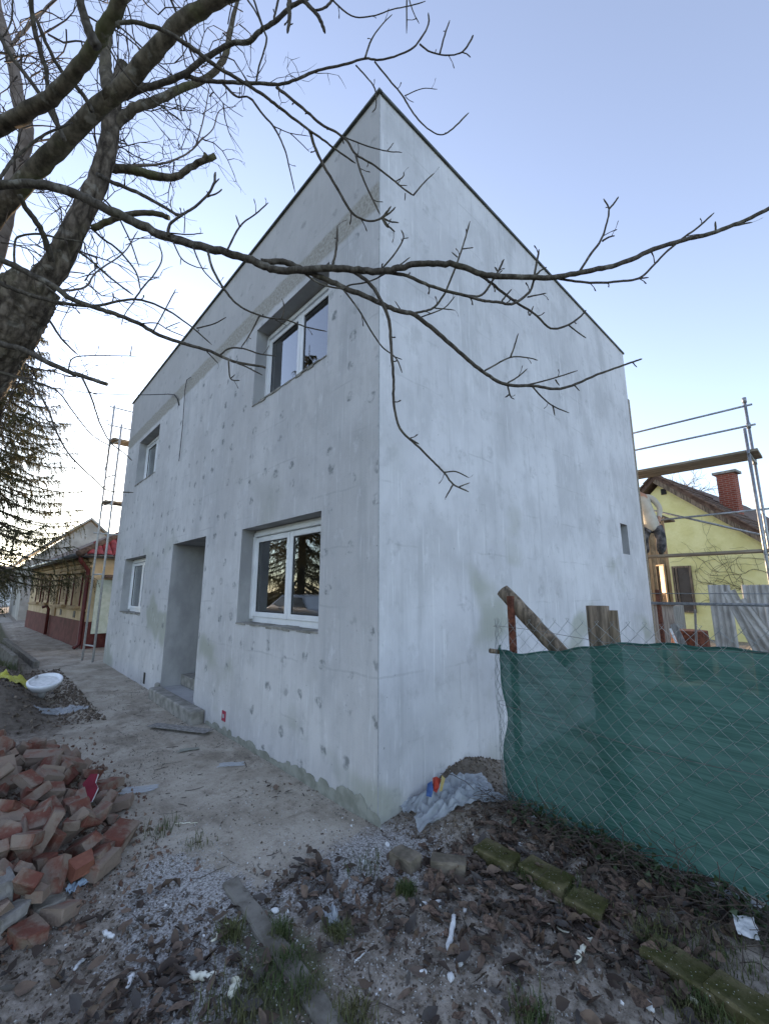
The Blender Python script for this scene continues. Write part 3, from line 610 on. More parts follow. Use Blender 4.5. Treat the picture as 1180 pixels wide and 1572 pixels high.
B([(524, 441), (550, 475), (570, 509), (587, 533), (604, 546), (611, 556), (617, 572)], 3.2, 2, 1.9, 1.88); B([(604, 547), (617, 552)], 2.2, 1.6, 1.88, 1.88)
B([(462, 416), (492, 436), (526, 443), (536, 438), (570, 431), (610, 409), (629, 395)], 3.6, 2.2, 1.87, 1.92); B([(586, 413), (606, 389), (619, 366), (616, 353)], 3, 2.4, 1.9, 1.92); B([(619, 366), (627, 365)], 2, 1.6, 1.92, 1.92)
B([(509, 411), (514, 394), (517, 373), (518, 347)], 4.6, 3.2, 1.87, 1.88)
B([(888, 419), (905, 392), (922, 368), (931, 341), (934, 321), (926, 305)], 4.4, 3, 1.96, 1.98); B([(934, 321), (942, 312), (949, 302)], 3, 2.6, 1.98, 1.98); B([(924, 370), (934, 364), (943, 362)], 3.4, 2.4, 1.98, 1.98)
B([(846, 426), (870, 430), (905, 434), (949, 432), (980, 427), (1000, 410), (1024, 385), (1051, 363), (1072, 348), (1095, 327)], 4.6, 3, 1.95, 1.97); B([(978, 428), (995, 426)], 3, 2.4, 1.96, 1.96); B([(1112, 350), (1130, 346), (1154, 341)], 3.6, 2.4, 1.98, 1.98); B([(1098, 355), (1097, 340)], 4, 3.4, 1.98, 1.98)
B([(318, 383), (321, 393), (327, 414), (340, 437), (355, 458), (373, 473), (393, 482), (413, 488), (439, 491), (459, 498), (474, 503), (502, 509)], 4.4, 2, 1.8, 1.85)
B([(432, 490), (436, 477), (435, 463)], 2.4, 2, 1.83, 1.83); B([(399, 484), (385, 511), (370, 534)], 3, 2, 1.83, 1.83); B([(422, 490), (440, 500)], 2, 1.5, 1.83, 1.83)
B([(348, 386), (368, 348), (393, 328), (412, 311)], 4, 2.6, 1.8, 1.82); B([(368, 348), (362, 330)], 2.6, 2, 1.8, 1.8)
B([(150, 268), (169, 278), (210, 295), (247, 315), (271, 329), (281, 329)], 8, 5, 2.6, 2.5)
B([(259, 362), (261, 345), (281, 329), (299, 318), (318, 300), (328, 283), (331, 264)], 6, 4.4, 1.8, 1.82); B([(318, 302), (334, 296), (341, 290)], 4, 3, 1.82, 1.82); B([(328, 284), (337, 274)], 3.4, 3, 1.82, 1.82)
B([(262, 358), (288, 360), (312, 358)], 2.8, 2, 1.8, 1.8); B([(268, 330), (262, 315), (264, 300)], 2, 1.6, 1.8, 1.8); B([(283, 358), (284, 330), (282, 320)], 1.8, 1.5, 1.8, 1.8)
B([(266, 372), (279, 397), (299, 409), (320, 413)], 2.6, 1.6, 1.8, 1.8); B([(296, 378), (309, 409), (322, 426), (340, 442)], 2.6, 1.6, 1.8, 1.8); B([(278, 396), (277, 407)], 1.6, 1.4, 1.8, 1.8)
# branch I, J, sawn stubs
B([(-110, 360), (-20, 388), (0, 397), (41, 417), (85, 441), (112, 460), (146, 472), (176, 482), (214, 497), (244, 514), (281, 527), (322, 539), (359, 555), (400, 562), (408, 565)], 12, 4, 1.95, 2.1)
B([(362, 556), (382, 565), (403, 576)], 3, 2, 2.08, 2.1); B([(338, 545), (352, 535), (373, 535), (398, 543), (424, 547)], 3.2, 2, 2.08, 2.1); B([(351, 552), (354, 581), (368, 584)], 3, 2, 2.08, 2.1); B([(354, 581), (361, 575)], 2, 1.6, 2.1, 2.1); B([(318, 540), (335, 558)], 2, 1.5, 2.08, 2.1)
B([(235, 510), (254, 475), (270, 444)], 3, 2.2, 2.03, 2.05); B([(214, 497), (240, 496), (258, 506), (284, 517)], 2.4, 1.6, 2.03, 2.05); B([(255, 503), (278, 494)], 2, 1.5, 2.04, 2.05)
B([(-30, 415), (0, 434), (34, 449), (85, 463), (142, 470), (190, 461), (217, 461), (251, 473), (288, 497), (325, 529)], 8, 2, 2.0, 2.2); B([(302, 504), (329, 497), (347, 487)], 2.6, 2, 2.15, 2.15); B([(205, 462), (220, 441), (237, 421), (249, 397), (244, 372)], 3.6, 2, 2.1, 2.15); B([(207, 462), (192, 482), (186, 500)], 2.6, 1.6, 2.1, 2.1)
B([(-60, 500), (0, 527), (41, 539), (81, 560), (129, 578), (164, 590)], 12, 6.5, 2.0, 2.1, cut=True)
B([(127, 580), (142, 614), (153, 648), (169, 678), (190, 695), (203, 707)], 4, 1.8, 2.08, 2.1); B([(105, 570), (112, 550), (140, 546), (172, 546), (210, 547)], 2.6, 1.6, 2.07, 2.1); B([(200, 547), (203, 530)], 2, 1.5, 2.1, 2.1)
B([(-10, 568), (20, 578), (51, 590), (75, 631), (88, 665), (108, 699), (142, 733), (166, 753), (205, 756)], 4.5, 2, 2.1, 2.2); B([(51, 585), (88, 600), (112, 631), (142, 668), (176, 688)], 3, 1.8, 2.15, 2.2); B([(98, 680), (110, 688), (124, 687)], 1.8, 1.4, 2.2, 2.2); B([(168, 682), (163, 715), (155, 735)], 1.8, 1.4, 2.1, 2.1); B([(30, 560), (44, 600), (70, 640), (85, 662)], 2.4, 1.8, 2.2, 2.2)
B([(160, 258), (180, 259), (203, 261), (244, 271), (271, 271), (298, 254), (330, 239)], 18, 12, 2.9, 3.0, mat='bark_limb', cut=True); B([(305, 250), (314, 243), (316, 236)], 10, 8, 2.97, 2.97, mat='bark_limb')
B([(203, 255), (244, 252), (271, 244), (295, 230), (312, 210)], 6, 3, 3.1, 3.2, mat='bark_far'); B([(300, 225), (308, 200), (315, 170), (322, 132)], 3, 1.8, 3.2, 3.2, mat='bark_far'); B([(304, 219), (327, 198), (337, 170), (363, 163)], 3, 1.6, 3.2, 3.2, mat='bark_far')
B([(142, 352), (169, 339), (203, 329), (234, 327), (260, 334)], 14, 9, 2.75, 2.8, mat='bark_limb', cut=True)
B([(120, 385), (140, 400), (169, 426), (205, 453)], 3.6, 2.6, 2.7, 2.8); B([(140, 350), (160, 368), (180, 382), (208, 416), (216, 445)], 3.4, 2.6, 2.8, 2.9); B([(95, 447), (131, 441), (148, 418), (190, 388), (212, 354)], 4.5, 2, 2.7, 2.9, mat='bark_far')
B([(155, 300), (180, 330), (200, 370), (214, 410)], 3, 2, 3.0, 3.1); B([(75, 490), (95, 520), (120, 545)], 4, 2.5, 2.6, 2.7)
B([(170, 30), (200, 55), (240, 95), (270, 125), (280, 185)], 3, 2, 2.2, 2.4); B([(160, 60), (190, 110), (230, 150), (280, 186)], 3, 2.2, 2.0, 2.2)
o = SPUR.build('bud_spurs', MT['bark_twig']); tag(o, kind='stuff'); parented(o, walnut)
# the haze of fine twigs further back in the crown
TW = MB(); rt_ = random.Random(23)
def twig(p, d, L, r, lev):
    n = max(3, int(L / .07)); path = [p.copy()]; dirv = d.copy(); kids = []
    for i in range(n):
        dirv = (dirv + Vector((rt_.gauss(0, .26), rt_.gauss(0, .26), rt_.gauss(0, .24) + .03))).normalized()
        path.append(path[-1] + dirv * L / n)
        if lev > 0 and i > 0 and rt_.random() < .62: kids.append((path[-1].copy(), dirv.copy(), i / n))
    TW.tube(path, [r * (1 - .7 * i / n) for i in range(n + 1)], 4 if r > .003 else 3, cap=False, rg=rt_)
    for q, dv, k in kids:
        a = dv.orthogonal(); a.rotate(Matrix.Rotation(rt_.uniform(0, 6.28), 3, dv)); d2 = (dv * .75 + a.normalized() * rt_.uniform(.5, .9)).normalized()
        twig(q, d2, L * rt_.uniform(.28, .55), r * .62, lev - 1)
def seed_twigs(n, line, depth, L, r, lev, bias):
    n = int(n * .95); r *= 1.4
    for _ in range(n):
        k = rt_.random() * (len(line) - 1); i = min(int(k), len(line) - 2); f_ = k - i
        x = line[i][0] * (1 - f_) + line[i + 1][0] * f_ + rt_.gauss(0, 6); y = line[i][1] * (1 - f_) + line[i + 1][1] * f_ + rt_.gauss(0, 6)
        p = at(x, y, rt_.uniform(*depth))
        d = (RT * (bias[0] + rt_.gauss(0, .7)) + UP * (bias[1] + rt_.gauss(0, .7)) + FW * rt_.gauss(.25, .5)).normalized()
        twig(p, d, rt_.uniform(*L), r * rt_.uniform(.8, 1.3), lev)
seed_twigs(30, [(0, 380), (20, 280), (38, 200), (15, 60)], (3.2, 3.9), (.35, .8), .0042, 2, (.35, .4))
seed_twigs(34, [(60, 430), (110, 370), (150, 280), (172, 180), (190, 100)], (2.9, 3.6), (.35, .85), .0042, 2, (.45, .1))
seed_twigs(22, [(180, 160), (270, 138), (350, 70), (365, 0)], (3.0, 3.6), (.3, .6), .0036, 2, (.2, .55))
seed_twigs(12, [(40, 470), (20, 530), (60, 590)], (2.6, 3.2), (.4, .8), .0036, 2, (.6, -.35))
seed_twigs(26, [(-40, 120), (60, 60), (150, 0), (260, -20)], (2.2, 3.6), (.35, .8), .0042, 2, (.1, -.3))
seed_twigs(12, [(110, 445), (150, 420), (205, 370)], (2.9, 3.3), (.25, .5), .003, 2, (.5, .2))
seed_twigs(9, [(330, 120), (420, 130), (480, 112)], (2.5, 2.8), (.12, .28), .0022, 1, (.2, .5))
seed_twigs(10, [(207, 254), (271, 244), (300, 225)], (3.1, 3.3), (.25, .45), .003, 2, (.25, .75))
o = TW.build('twigs', MT['bark_twig']); tag(o, kind='stuff'); parented(o, walnut)

# ------------------------------------------------------------------ spruces
def make_spruce(seed, H, z0, rad):
    rg = random.Random(seed); root = thing('spruce_tree', '-', 'tree')
    m = MB(); m.tube([(0, 0, -.1), (.02, 0, H * .3), (0, .03, H * .65), (0, 0, H)], [.19, .14, .08, .01], 9); m.build('trunk', MT['spruce_bark'], root, True)
    W = MB(); z = z0
    SEG = []
    def needles(path, ln):
        for a, b in zip(path, path[1:]): SEG.append((*a, *b, ln))
    while z < H - .4:
        f = (z - z0) / (H - z0); R_ = rad * (1 - f) ** .8 * rg.uniform(.85, 1.1); nb = 6 if f < .7 else 4; ph = rg.uniform(0, 6.28)
        for b in range(nb):
            a = ph + b * 6.283 / nb + rg.uniform(-.25, .25); L = R_ * rg.uniform(.75, 1.15)
            h = Vector((math.cos(a), math.sin(a), 0)); side = Vector((-h.y, h.x, 0)); path = []; n = 9
            zz = z + rg.uniform(-.12, .12)
            for i in range(n + 1):
                k = i / n; path.append(Vector((0, 0, zz)) + h * L * k + Vector((0, 0, -.42 * L * math.sin(k * 1.75) * .55 + .20 * L * max(0, k - .62))) + side * .06 * L * math.sin(k * 3 + b))
            W.tube(path, [.022 * (1 - .85 * i / n) * max(.5, L / 2.2) for i in range(n + 1)], 4, cap=False, rg=rg)
            for i in range(2, n + 1):
                for rep in range(7 if L > 1.2 else 5):
                    p = path[i - 1].lerp(path[i], rg.random()); sd_ = rg.choice((-1, 1)); fl = rg.uniform(.14, .34) * (1.15 - .4 * i / n) * (L / 2 + .45)
                    dr = rg.uniform(.35, 1.5)
                    q1 = p + (side * sd_ * .55 + h * .35) * fl * .5 + Vector((0, 0, -.05 * fl * dr)); q2 = p + (side * sd_ * .75 + h * .6) * fl * .75 + Vector((0, 0, -.45 * fl * dr)); q3 = q2 + (side * sd_ * .08 + h * .1) * fl + Vector((0, 0, -.5 * fl * dr))
                    W.tube([p, q1, q2, q3], [.004, .003, .0025, .0015], 3, cap=False, rg=rg); needles([p, q1, q2, q3], .055)
            needles(path[4:], .055)
        z += rg.uniform(.22, .34) * (1.1 - .4 * f)
    W.build('boughs', MT['spruce_bark'], root)
    sg = np.array(SEG); Ls = np.linalg.norm(sg[:, 3:6] - sg[:, :3], axis=1); cnt = np.maximum(2, (Ls / .011).astype(int)); rs = np.random.RandomState(seed)
    q = np.repeat(sg, cnt, axis=0); K = len(q); tt = rs.rand(K, 1); p = q[:, :3] + (q[:, 3:6] - q[:, :3]) * tt; d = q[:, 3:6] - q[:, :3]; d /= np.linalg.norm(d, axis=1, keepdims=True) + 1e-9
    o1 = np.cross(d, rs.randn(K, 3)); o1 /= np.linalg.norm(o1, axis=1, keepdims=True) + 1e-9; nd = o1 + d * .8; nd /= np.linalg.norm(nd, axis=1, keepdims=True)
    tip = p + nd * (q[:, 6:7] * rs.uniform(.7, 1.25, (K, 1))); sd_ = np.cross(d, o1) * .0075
    V_ = np.stack([p - sd_, p + sd_, tip], 1).reshape(-1, 3); nme = bpy.data.meshes.new('needles'); nme.vertices.add(3 * K); nme.vertices.foreach_set('co', V_.astype(np.float32).ravel())
    nme.loops.add(3 * K); nme.loops.foreach_set('vertex_index', np.arange(3 * K, dtype=np.int32)); nme.polygons.add(K); nme.polygons.foreach_set('loop_start', np.arange(0, 3 * K, 3, dtype=np.int32)); nme.update(calc_edges=True)
    nme.materials.append(MT['spruce_needles']); o = link('needles', nme, root); tag(o, kind='stuff')
    return root
sp = make_spruce(5, 11.0, 2.35, 2.9); sp.location = (-2.55, 13.4, 0); sp['label'] = 'drooping dark green spruce behind the walnut trunk'; sp['group'] = 'spruces along the street'
def copy_tree(o, parent=None):
    c = o.copy(); COL.objects.link(c)
    if parent is not None: c.parent = parent
    for ch in list(o.children): copy_tree(ch, c)
    return c
s2 = copy_tree(sp); s2.location = (-8.6, 15.5, -1.8); s2.rotation_euler.z = 2.1; s2.scale = (1.3, 1.3, 1.5); s2['label'] = 'second spruce seen only as a reflection in the right-hand windows'

# ------------------------------------------------------------------ ochre neighbour house on the left
och = thing('neighbour_house', 'low ochre house with maroon plinth, shuttered street windows and red tiled roof', 'house')
A_ = Vector((.02, 12.45, 0)); B_ = Vector((-.62, 23.4, 0)); dF = (B_ - A_).normalized(); LF = (B_ - A_).length; nF = Vector((-dF.y, dF.x, 0))   # nF points to the street
if nF.x > 0: nF = -nF
EZ = 2.62
def FP(u, out, z): q = A_ + dF * u + nF * out; return Vector((q.x, q.y, z))
def fbox(m, u0, u1, o0, o1, z0, z1, mi=0):
    vs = [FP(u, o_, z) for z in (z0, z1) for u in (u0, u1) for o_ in (o0, o1)]
    m.add(vs, [(0, 2, 3, 1), (4, 5, 7, 6), (0, 1, 5, 4), (2, 6, 7, 3), (0, 4, 6, 2), (1, 3, 7, 5)], mi)
m = MB(); fbox(m, 0, LF, -6.5, 0, -.1, EZ); m.build('wall', MT['ochre_render'], och, fix=True)
m = MB(); fbox(m, -.025, LF + .02, -6.4, .03, -.1, .74); m.build('plinth', MT['maroon_render'], och, fix=True)
m = MB(); fbox(m, .0, LF, .0, .035, 1.02, 1.09); m.build('string_course', MT['ochre_trim'], och, fix=True)
m = MB(); fbox(m, .0, LF, .0, .05, 2.28, 2.36); fbox(m, 0, LF, .0, .09, 2.44, 2.60); m.build('cornice', MT['ochre_trim'], och, fix=True)
for u in (.95, 2.9, 6.2, 8.0):
    wr = bpy.data.objects.new('window', None); COL.objects.link(wr); wr.parent = och
    m = MB(); fbox(m, u, u + .95, .002, .02, 1.16, 2.12); m.build('shutter', MT['ochre_render'] if u > 1 else MT['ochre_trim'], wr, fix=True)
    m = MB(); fbox(m, u + .08, u + .87, .021, .026, 1.24, 2.05); m.build('panel', MT['ochre_trim'], wr, fix=True)
    m = MB(); fbox(m, u - .12, u + 1.07, .0, .14, 1.09, 1.16); m.build('sill', MT['ochre_trim'], wr, fix=True)
    m = MB(); fbox(m, u - .1, u + 1.05, .0, .11, 2.12, 2.22); m.build('lintel', MT['ochre_trim'], wr, fix=True)
    for s_ in (u - .09, u + .99):
        m = MB(); fbox(m, s_, s_ + .06, .0, .05, 1.16, 2.12); m.build('jamb', MT['maroon_paint'], wr, fix=True)
m = MB(); fbox(m, 4.4, 4.9, 0, .05, .74, 2.28); m.build('pilaster', MT['ochre_trim'], och, fix=True)
for u in (1.35, 3.4): m = MB(); fbox(m, u, u + .28, .002, .012, .80, 1.0); m.build('cellar_vent', MT['rubber'], och, fix=True)
m = MB(); m.tube([FP(5.2, .10, .05), FP(5.2, .10, .95), FP(5.2, .16, 1.06), FP(5.2, .3, 1.02)], .05, 8); m.build('standpipe', MT['maroon_paint'], och, True)
# gutter, downpipe
m = MB(); m.tube([FP(-.15, .34, EZ + .02), FP(LF + .2, .34, EZ - .02)], .075, 8); m.build('gutter', MT['zinc'], och, True)
m = MB(); m.tube([FP(-.14, .34, EZ), FP(-.12, .32, EZ - .16), FP(.06, .08, EZ - .42), FP(.06, .07, EZ - .6), FP(.06, .07, .12), FP(.0, .2, .04)], .055, 8); m.build('downpipe', MT['maroon_paint'], och, True)
m = MB(); m.tube([FP(-.2, .34, EZ + .0), FP(-.2, -6.0, EZ + .0)], .07, 8); m.build('gutter', MT['zinc'], och, True)
# hipped roof: street slope, hip end towards the yard
r0, r1, r2, r3 = FP(-.3, .42, EZ - .03), FP(LF + .3, .42, EZ - .03), FP(LF + .3, -6.8, EZ - .03), FP(-.3, -6.8, EZ - .03)
k0, k1 = FP(2.9, -3.2, 4.75), FP(LF - 2.5, -3.2, 4.75)
m = MB(); m.add([r0, r1, r2, r3, k0, k1], [(0, 1, 5, 4), (1, 2, 5), (2, 3, 4, 5), (3, 0, 4), (3, 2, 1, 0)]); roof = m.build('roof', MT['dark_tile'], och, fix=True)
tl = MB(); nseg = 6
for i in range(nseg + 1):
    a = math.pi * i / nseg; tl.add([(.11 * math.cos(a), 0, .055 * math.sin(a)), (.10 * math.cos(a), .40, .045 * math.sin(a) + .02)], [])
for i in range(nseg): tl.f.append((2 * i, 2 * i + 2, 2 * i + 3, 2 * i + 1)); tl.m.append(0)
tme = tl.mesh('roof_tile', MT['red_tile'], True)
e0, e1 = r0, r3; ed = (e1 - e0).normalized(); upv = (k0 - (e0 + ed * (k0 - e0).dot(ed))); SLn = upv.length; upv.normalize(); nn = ed.cross(upv); nn = nn if nn.z > 0 else -nn
LL = (e1 - e0).length; px0 = (k0 - e0).dot(ed)
for j in range(9):
    for i in range(18):
        u = .1 + i * .215; v = .02 + j * .33
        lim = px0 * (v + .2) / SLn
        if u < lim or u > 4.0 or v > SLn - .3: continue
        o = link('roof_tile', tme, roof); p = e0 + ed * u + upv * v + nn * .02
        o.matrix_local = Matrix(((ed.x, upv.x, nn.x, p.x), (ed.y, upv.y, nn.y, p.y), (ed.z, upv.z, nn.z, p.z), (0, 0, 0, 1)))
m = MB(); m.tube([r0 + Vector((0, 0, .05)), k0 + Vector((0, 0, .06))], .10, 8); m.build('hip_ridge', MT['dark_tile'], roof, True)
m = MB(); q = FP(2.2, -3.6, 0); m.box(q.x - .3, q.x + .3, q.y - .3, q.y + .3, 4.2, 5.1); m.build('chimney', MT['chimney_brick'], roof)
# yard end: small porch roof, pale panel, maroon door
m = MB(); q = FP(-.05, -.3, 0); m.box(q.x - .05, q.x + 2.6, q.y - .62, q.y - .02, 1.98, 2.06); m.build('porch_roof', MT['dark_tile'], och)
m = MB(); m.box(.14, .62, 12.16, 12.22, .42, 1.92); m.build('porch_panel', MT['pale_green'], och)
m = MB(); m.box(.75, 2.3, 12.30, 12.36, .0, 1.90); m.build('door', MT['maroon_paint'], och)
m = MB(); m.box(.66, .76, 12.14, 12.24, -.05, 1.97); m.build('porch_post', MT['pale_green'], och)

# ------------------------------------------------------------------ grey gabled house further down the street
gry = thing('gabled_house', 'tall old house with bare grey plaster gable behind the ochre one', 'house')
GY = 29.0; ap = ony(140, 798, GY); el = ony(30, 862, GY); gx0 = ony(78, 930, GY).x; er = Vector((2 * ap.x - el.x, GY, el.z))
m = MB(); gxl = el.x + .3
m.add([(gxl, GY, -.1), (er.x - .3, GY, -.1), (er.x - .3, GY, el.z), (ap.x, GY, ap.z - .1), (gxl, GY, el.z)], [(0, 1, 2, 3, 4)])
m.add([(gxl, GY, -.1), (gxl, GY + 12, -.1), (gxl, GY + 12, el.z), (gxl, GY, el.z)], [(0, 1, 2, 3)]); m.build('wall', MT['grey_plaster'], gry, fix=True)
m = MB(); th = .14
for e in (el, er):
    m.add([(e.x, GY - .25, e.z), (ap.x, GY - .25, ap.z), (ap.x, GY + 12.2, ap.z), (e.x, GY + 12.2, e.z), (e.x, GY - .25, e.z + th), (ap.x, GY - .25, ap.z + th), (ap.x, GY + 12.2, ap.z + th), (e.x, GY + 12.2, e.z + th)],
          [(0, 1, 2, 3), (4, 5, 6, 7), (0, 1, 5, 4), (3, 2, 6, 7), (0, 3, 7, 4)])
m.build('roof', MT['grey_plaster'], gry, fix=True)
for px_ in (85, 120):
    q = ony(px_, 905, GY); m = MB(); m.box(q.x - .35, q.x + .35, GY - .03, GY - .005, q.z - .5, q.z + .5); m.build('window', MT['dark_glass'], gry)
# distant white house and hedge at the end of the street
wh = thing('far_house', 'small distant white house at the end of the street', 'house')
q = onz(14, 925); m = MB(); m.box(-3.6, 1.2, 62, 70, -.1, 2.7); m.build('wall', MT['white_wash'], wh)
m = MB(); m.add([(-4, 61.6, 2.7), (1.6, 61.6, 2.7), (1.6, 70.4, 2.7), (-4, 70.4, 2.7), (-4, 66, 4.6), (1.6, 66, 4.6)], [(0, 1, 5, 4), (2, 3, 4, 5), (0, 4, 3), (1, 2, 5), (3, 2, 1, 0)]); m.build('roof', MT['dark_tile'], wh, fix=True)
def leafy(name, label, c, size, n, seed, leaf=.09, cat='hedge', mat='far_leaf'):
    rg = random.Random(seed); m = MB()
    for _ in range(n):
        d = Vector((rg.gauss(0, 1), rg.gauss(0, 1), rg.gauss(0, 1))).normalized() * rg.random() ** .4
        p = Vector(c) + Vector((d.x * size[0], d.y * size[1], d.z * size[2])) * (1 + .25 * math.sin(d.x * 5 + d.z * 7))
        if p.z < 0: continue
        a = Vector((rg.gauss(0, 1), rg.gauss(0, 1), rg.gauss(0, 1))).normalized(); b = a.orthogonal().normalized()
        m.add([p - a * leaf, p + b * leaf * .5, p + a * leaf, p - b * leaf * .5], [(0, 1, 2, 3)])
    return tag(m.build(name, MT[mat]), label, cat)
leafy('street_bush', 'dark bush at the roadside past the ochre house', (-2.6, 38, .6), (1.4, 3, .9), 2500, 3, .12, 'bush')
leafy('street_hedge', 'dull green clump of far trees closing the street', (-4.5, 78, 3), (9, 3, 4.5), 5000, 4, .3, 'trees')
# bare street trees further off, one behind each house
def bare_tree(loc, H, seed, label, r=.14):
    global TW, rt_
    keep = TW; TW = MB(); rt_ = random.Random(seed); root = thing('bare_tree', label, 'tree', loc=loc)
    m = MB(); m.tube([(0, 0, 0), (.03, .02, H * .3), (-.03, .05, H * .55)], [r, r * .8, r * .5], 8); m.build('trunk', MT['bark_far'], root, True)
    for i in range(9):
        a = i * 2.4; z = H * (.28 + .03 * i); twig(Vector((0, 0, z)), Vector((math.cos(a) * .7, math.sin(a) * .7, .75)).normalized(), H * rt_.uniform(.35, .55), r * .22, 2)
    o = TW.build('crown', MT['bark_far'], root); tag(o, kind='stuff'); TW = keep
bare_tree((25.5, 4.6, 0), 9.2, 91, 'bare leafless tree showing above the yellow house ridge')

# ------------------------------------------------------------------ yellow house on the right
yel = thing('yellow_house', 'yellow-green rendered house with dark tiled gable roof and vine stems', 'house')
YA = onx(1010, 737, 16.0); th_ = R(-8); rid = Vector((math.cos(th_), math.sin(th_), 0)); wd = Vector((math.sin(th_), -math.cos(th_), 0))   # wd runs to the right along the gable
def onyel(x, y, back=0.0):
    d = ray(x, y); P0 = YA + rid * back; return CAM + d * ((P0 - CAM).dot(rid) / d.dot(rid))
def YP(u, z, back=0.0): q = YA + wd * u + rid * back; return Vector((q.x, q.y, z))
qr = onyel(1165, 822); ur = (qr - YA).dot(wd); slope = (YA.z - qr.z) / ur; uE = 6.2; zE = YA.z - slope * uE
m = MB(); za = YA.z - .18
m.add([YP(-uE, -.1), YP(uE, -.1), YP(uE, za - slope * uE), YP(0, za), YP(-uE, za - slope * uE), YP(uE, -.1, 10), YP(uE, za - slope * uE, 10), YP(-uE, -.1, 10), YP(-uE, za - slope * uE, 10)], [(0, 1, 2, 3, 4), (1, 5, 6, 2), (0, 4, 8, 7)])
m.build('wall', MT['lime_render'], yel, fix=True)
m = MB()
for s_ in (1, -1):
    ue = (uE + .4) * s_
    vs = [YP(0, YA.z, -.28), YP(ue, YA.z - slope * abs(ue), -.28), YP(ue, YA.z - slope * abs(ue), 10), YP(0, YA.z, 10)]
    m.add(vs + [v + Vector((0, 0, .16)) for v in vs], [(0, 1, 2, 3), (4, 5, 6, 7), (0, 1, 5, 4), (1, 2, 6, 5), (3, 2, 6, 7)])
yroof = m.build('roof', MT['dark_tile'], yel, fix=True)
# verge tiles along the right-hand slope, a little uneven
vt = MB(); vt.box(-.15, .15, -.12, .12, 0, .045); vme = vt.mesh('verge_tile', MT['dark_tile'])
sl = Vector((wd.x, wd.y, -slope)).normalized(); nrm = rid.cross(sl); nrm = nrm if nrm.z > 0 else -nrm
for s_ in (1, -1):
    sl_ = Vector((wd.x * s_, wd.y * s_, -slope)).normalized(); nr_ = rid.cross(sl_); nr_ = nr_ if nr_.z > 0 else -nr_
    for i in range(34 if s_ > 0 else 12):
        o = link('verge_tile', vme, yroof); p = YP(0, YA.z + .165, -.24 + rnd.uniform(-.05, .02)) + sl_ * (.1 + i * .235) + nr_ * rnd.uniform(0, .02)
        tw_ = rnd.uniform(-.12, .12); sx = (sl_ + nr_ * (.10 + tw_ * .3)).normalized(); ny_ = nr_; yy = ny_.cross(sx).normalized(); zz_ = sx.cross(yy)
        o.matrix_local = Matrix(((sx.x, yy.x, zz_.x, p.x), (sx.y, yy.y, zz_.y, p.y), (sx.z, yy.z, zz_.z, p.z), (0, 0, 0, 1)))
for j in range(1, 9):
    for i in range(22):
        u = .35 + i * .33; o = link('roof_tile', vme, yroof); p = YP(0, YA.z + .165, -.24 + j * .30) + sl * u + nrm * rnd.uniform(0, .02)
        sx = (sl + nrm * .1).normalized(); yy = nrm.cross(sx).normalized(); zz_ = sx.cross(yy)
        o.matrix_local = Matrix(((sx.x * 1.25, yy.x * 1.2, zz_.x, p.x), (sx.y * 1.25, yy.y * 1.2, zz_.y, p.y), (sx.z * 1.25, yy.z * 1.2, zz_.z, p.z), (0, 0, 0, 1)))
# fascia boards under the verge
m = MB(); m.bar(YP(-.05, YA.z - .06, -.24), YP(uE, YA.z - .06 - slope * uE, -.24), .05, .16); m.build('barge_board', MT['old_wood'], yroof)
# chimney
cb0 = onyel(1100, 760, 1.6); cb1 = onyel(1133, 760, 1.6); ct = onyel(1118, 726, 1.6); cw = (cb1 - cb0).length * .82; cc = (cb0 + cb1) / 2
M4 = Matrix.Translation((cc.x, cc.y, 0)) @ Matrix.Rotation(th_, 4, 'Z')
m = MB(); m.box(-.02, cw * .9, -cw / 2, cw / 2, 2.5, ct.z, 0, M4); ch = m.build('chimney', MT['chimney_brick'], yroof)
m = MB(); m.box(-.10, cw * .9 + .08, -cw / 2 - .10, cw / 2 + .10, ct.z, ct.z + .09, 0, M4); m.build('chimney_cap', MT['raw_concrete'], yroof)
# gable vent, window with dark frame, vine stems
q = onyel(1018, 755); m = MB(); m.box(-.02, -.003, -.09, .09, -.11, .11, 0, Matrix.Translation(q) @ Matrix.Rotation(th_, 4, 'Z')); m.build('gable_vent', MT['rubber'], yel)
qa, qb = onyel(1034, 872), onyel(1066, 938); wc = (qa + qb) / 2; ww = abs((qb - qa).dot(wd)); wh_ = abs(qa.z - qb.z)
wr = bpy.data.objects.new('window', None); COL.objects.link(wr); wr.parent = yel
M4 = Matrix.Translation(wc) @ Matrix.Rotation(th_, 4, 'Z')
m = MB(); m.box(-.03, -.004, -ww / 2, ww / 2, -wh_ / 2, wh_ / 2, 0, M4); m.build('pane', MT['dark_glass'], wr)
m = MB()
for a, b, c_, d in ((-ww / 2 - .06, -ww / 2, -wh_ / 2 - .06, wh_ / 2 + .06), (ww / 2, ww / 2 + .06, -wh_ / 2 - .06, wh_ / 2 + .06), (-ww / 2, ww / 2, wh_ / 2, wh_ / 2 + .06), (-ww / 2, ww / 2, -wh_ / 2 - .06, -wh_ / 2), (.14, .19, -wh_ / 2, wh_ / 2)): m.box(-.07, -.004, a, b, c_, d, 0, M4)
m.build('frame', MT['old_wood'], wr)
m = MB(); rv = random.Random(4)
def vine(u, z, a, L, r):
    pts = [YP(u, z, -.03)]
    for i in range(int(L / .12)):
        a += rv.gauss(0, .35); u += math.cos(a) * .12; z += math.sin(a) * .12
        pts.append(YP(u, z, -.03 - rv.random() * .03))
        if rv.random() < .22 and r > .0034: vine(u, z, a + rv.choice((-1, 1)) * rv.uniform(.5, 1.1), L * .5, r * .65)
    if len(pts) > 2: m.tube(pts, [r * (1 - .6 * i / len(pts)) for i in range(len(pts))], 4, cap=False)
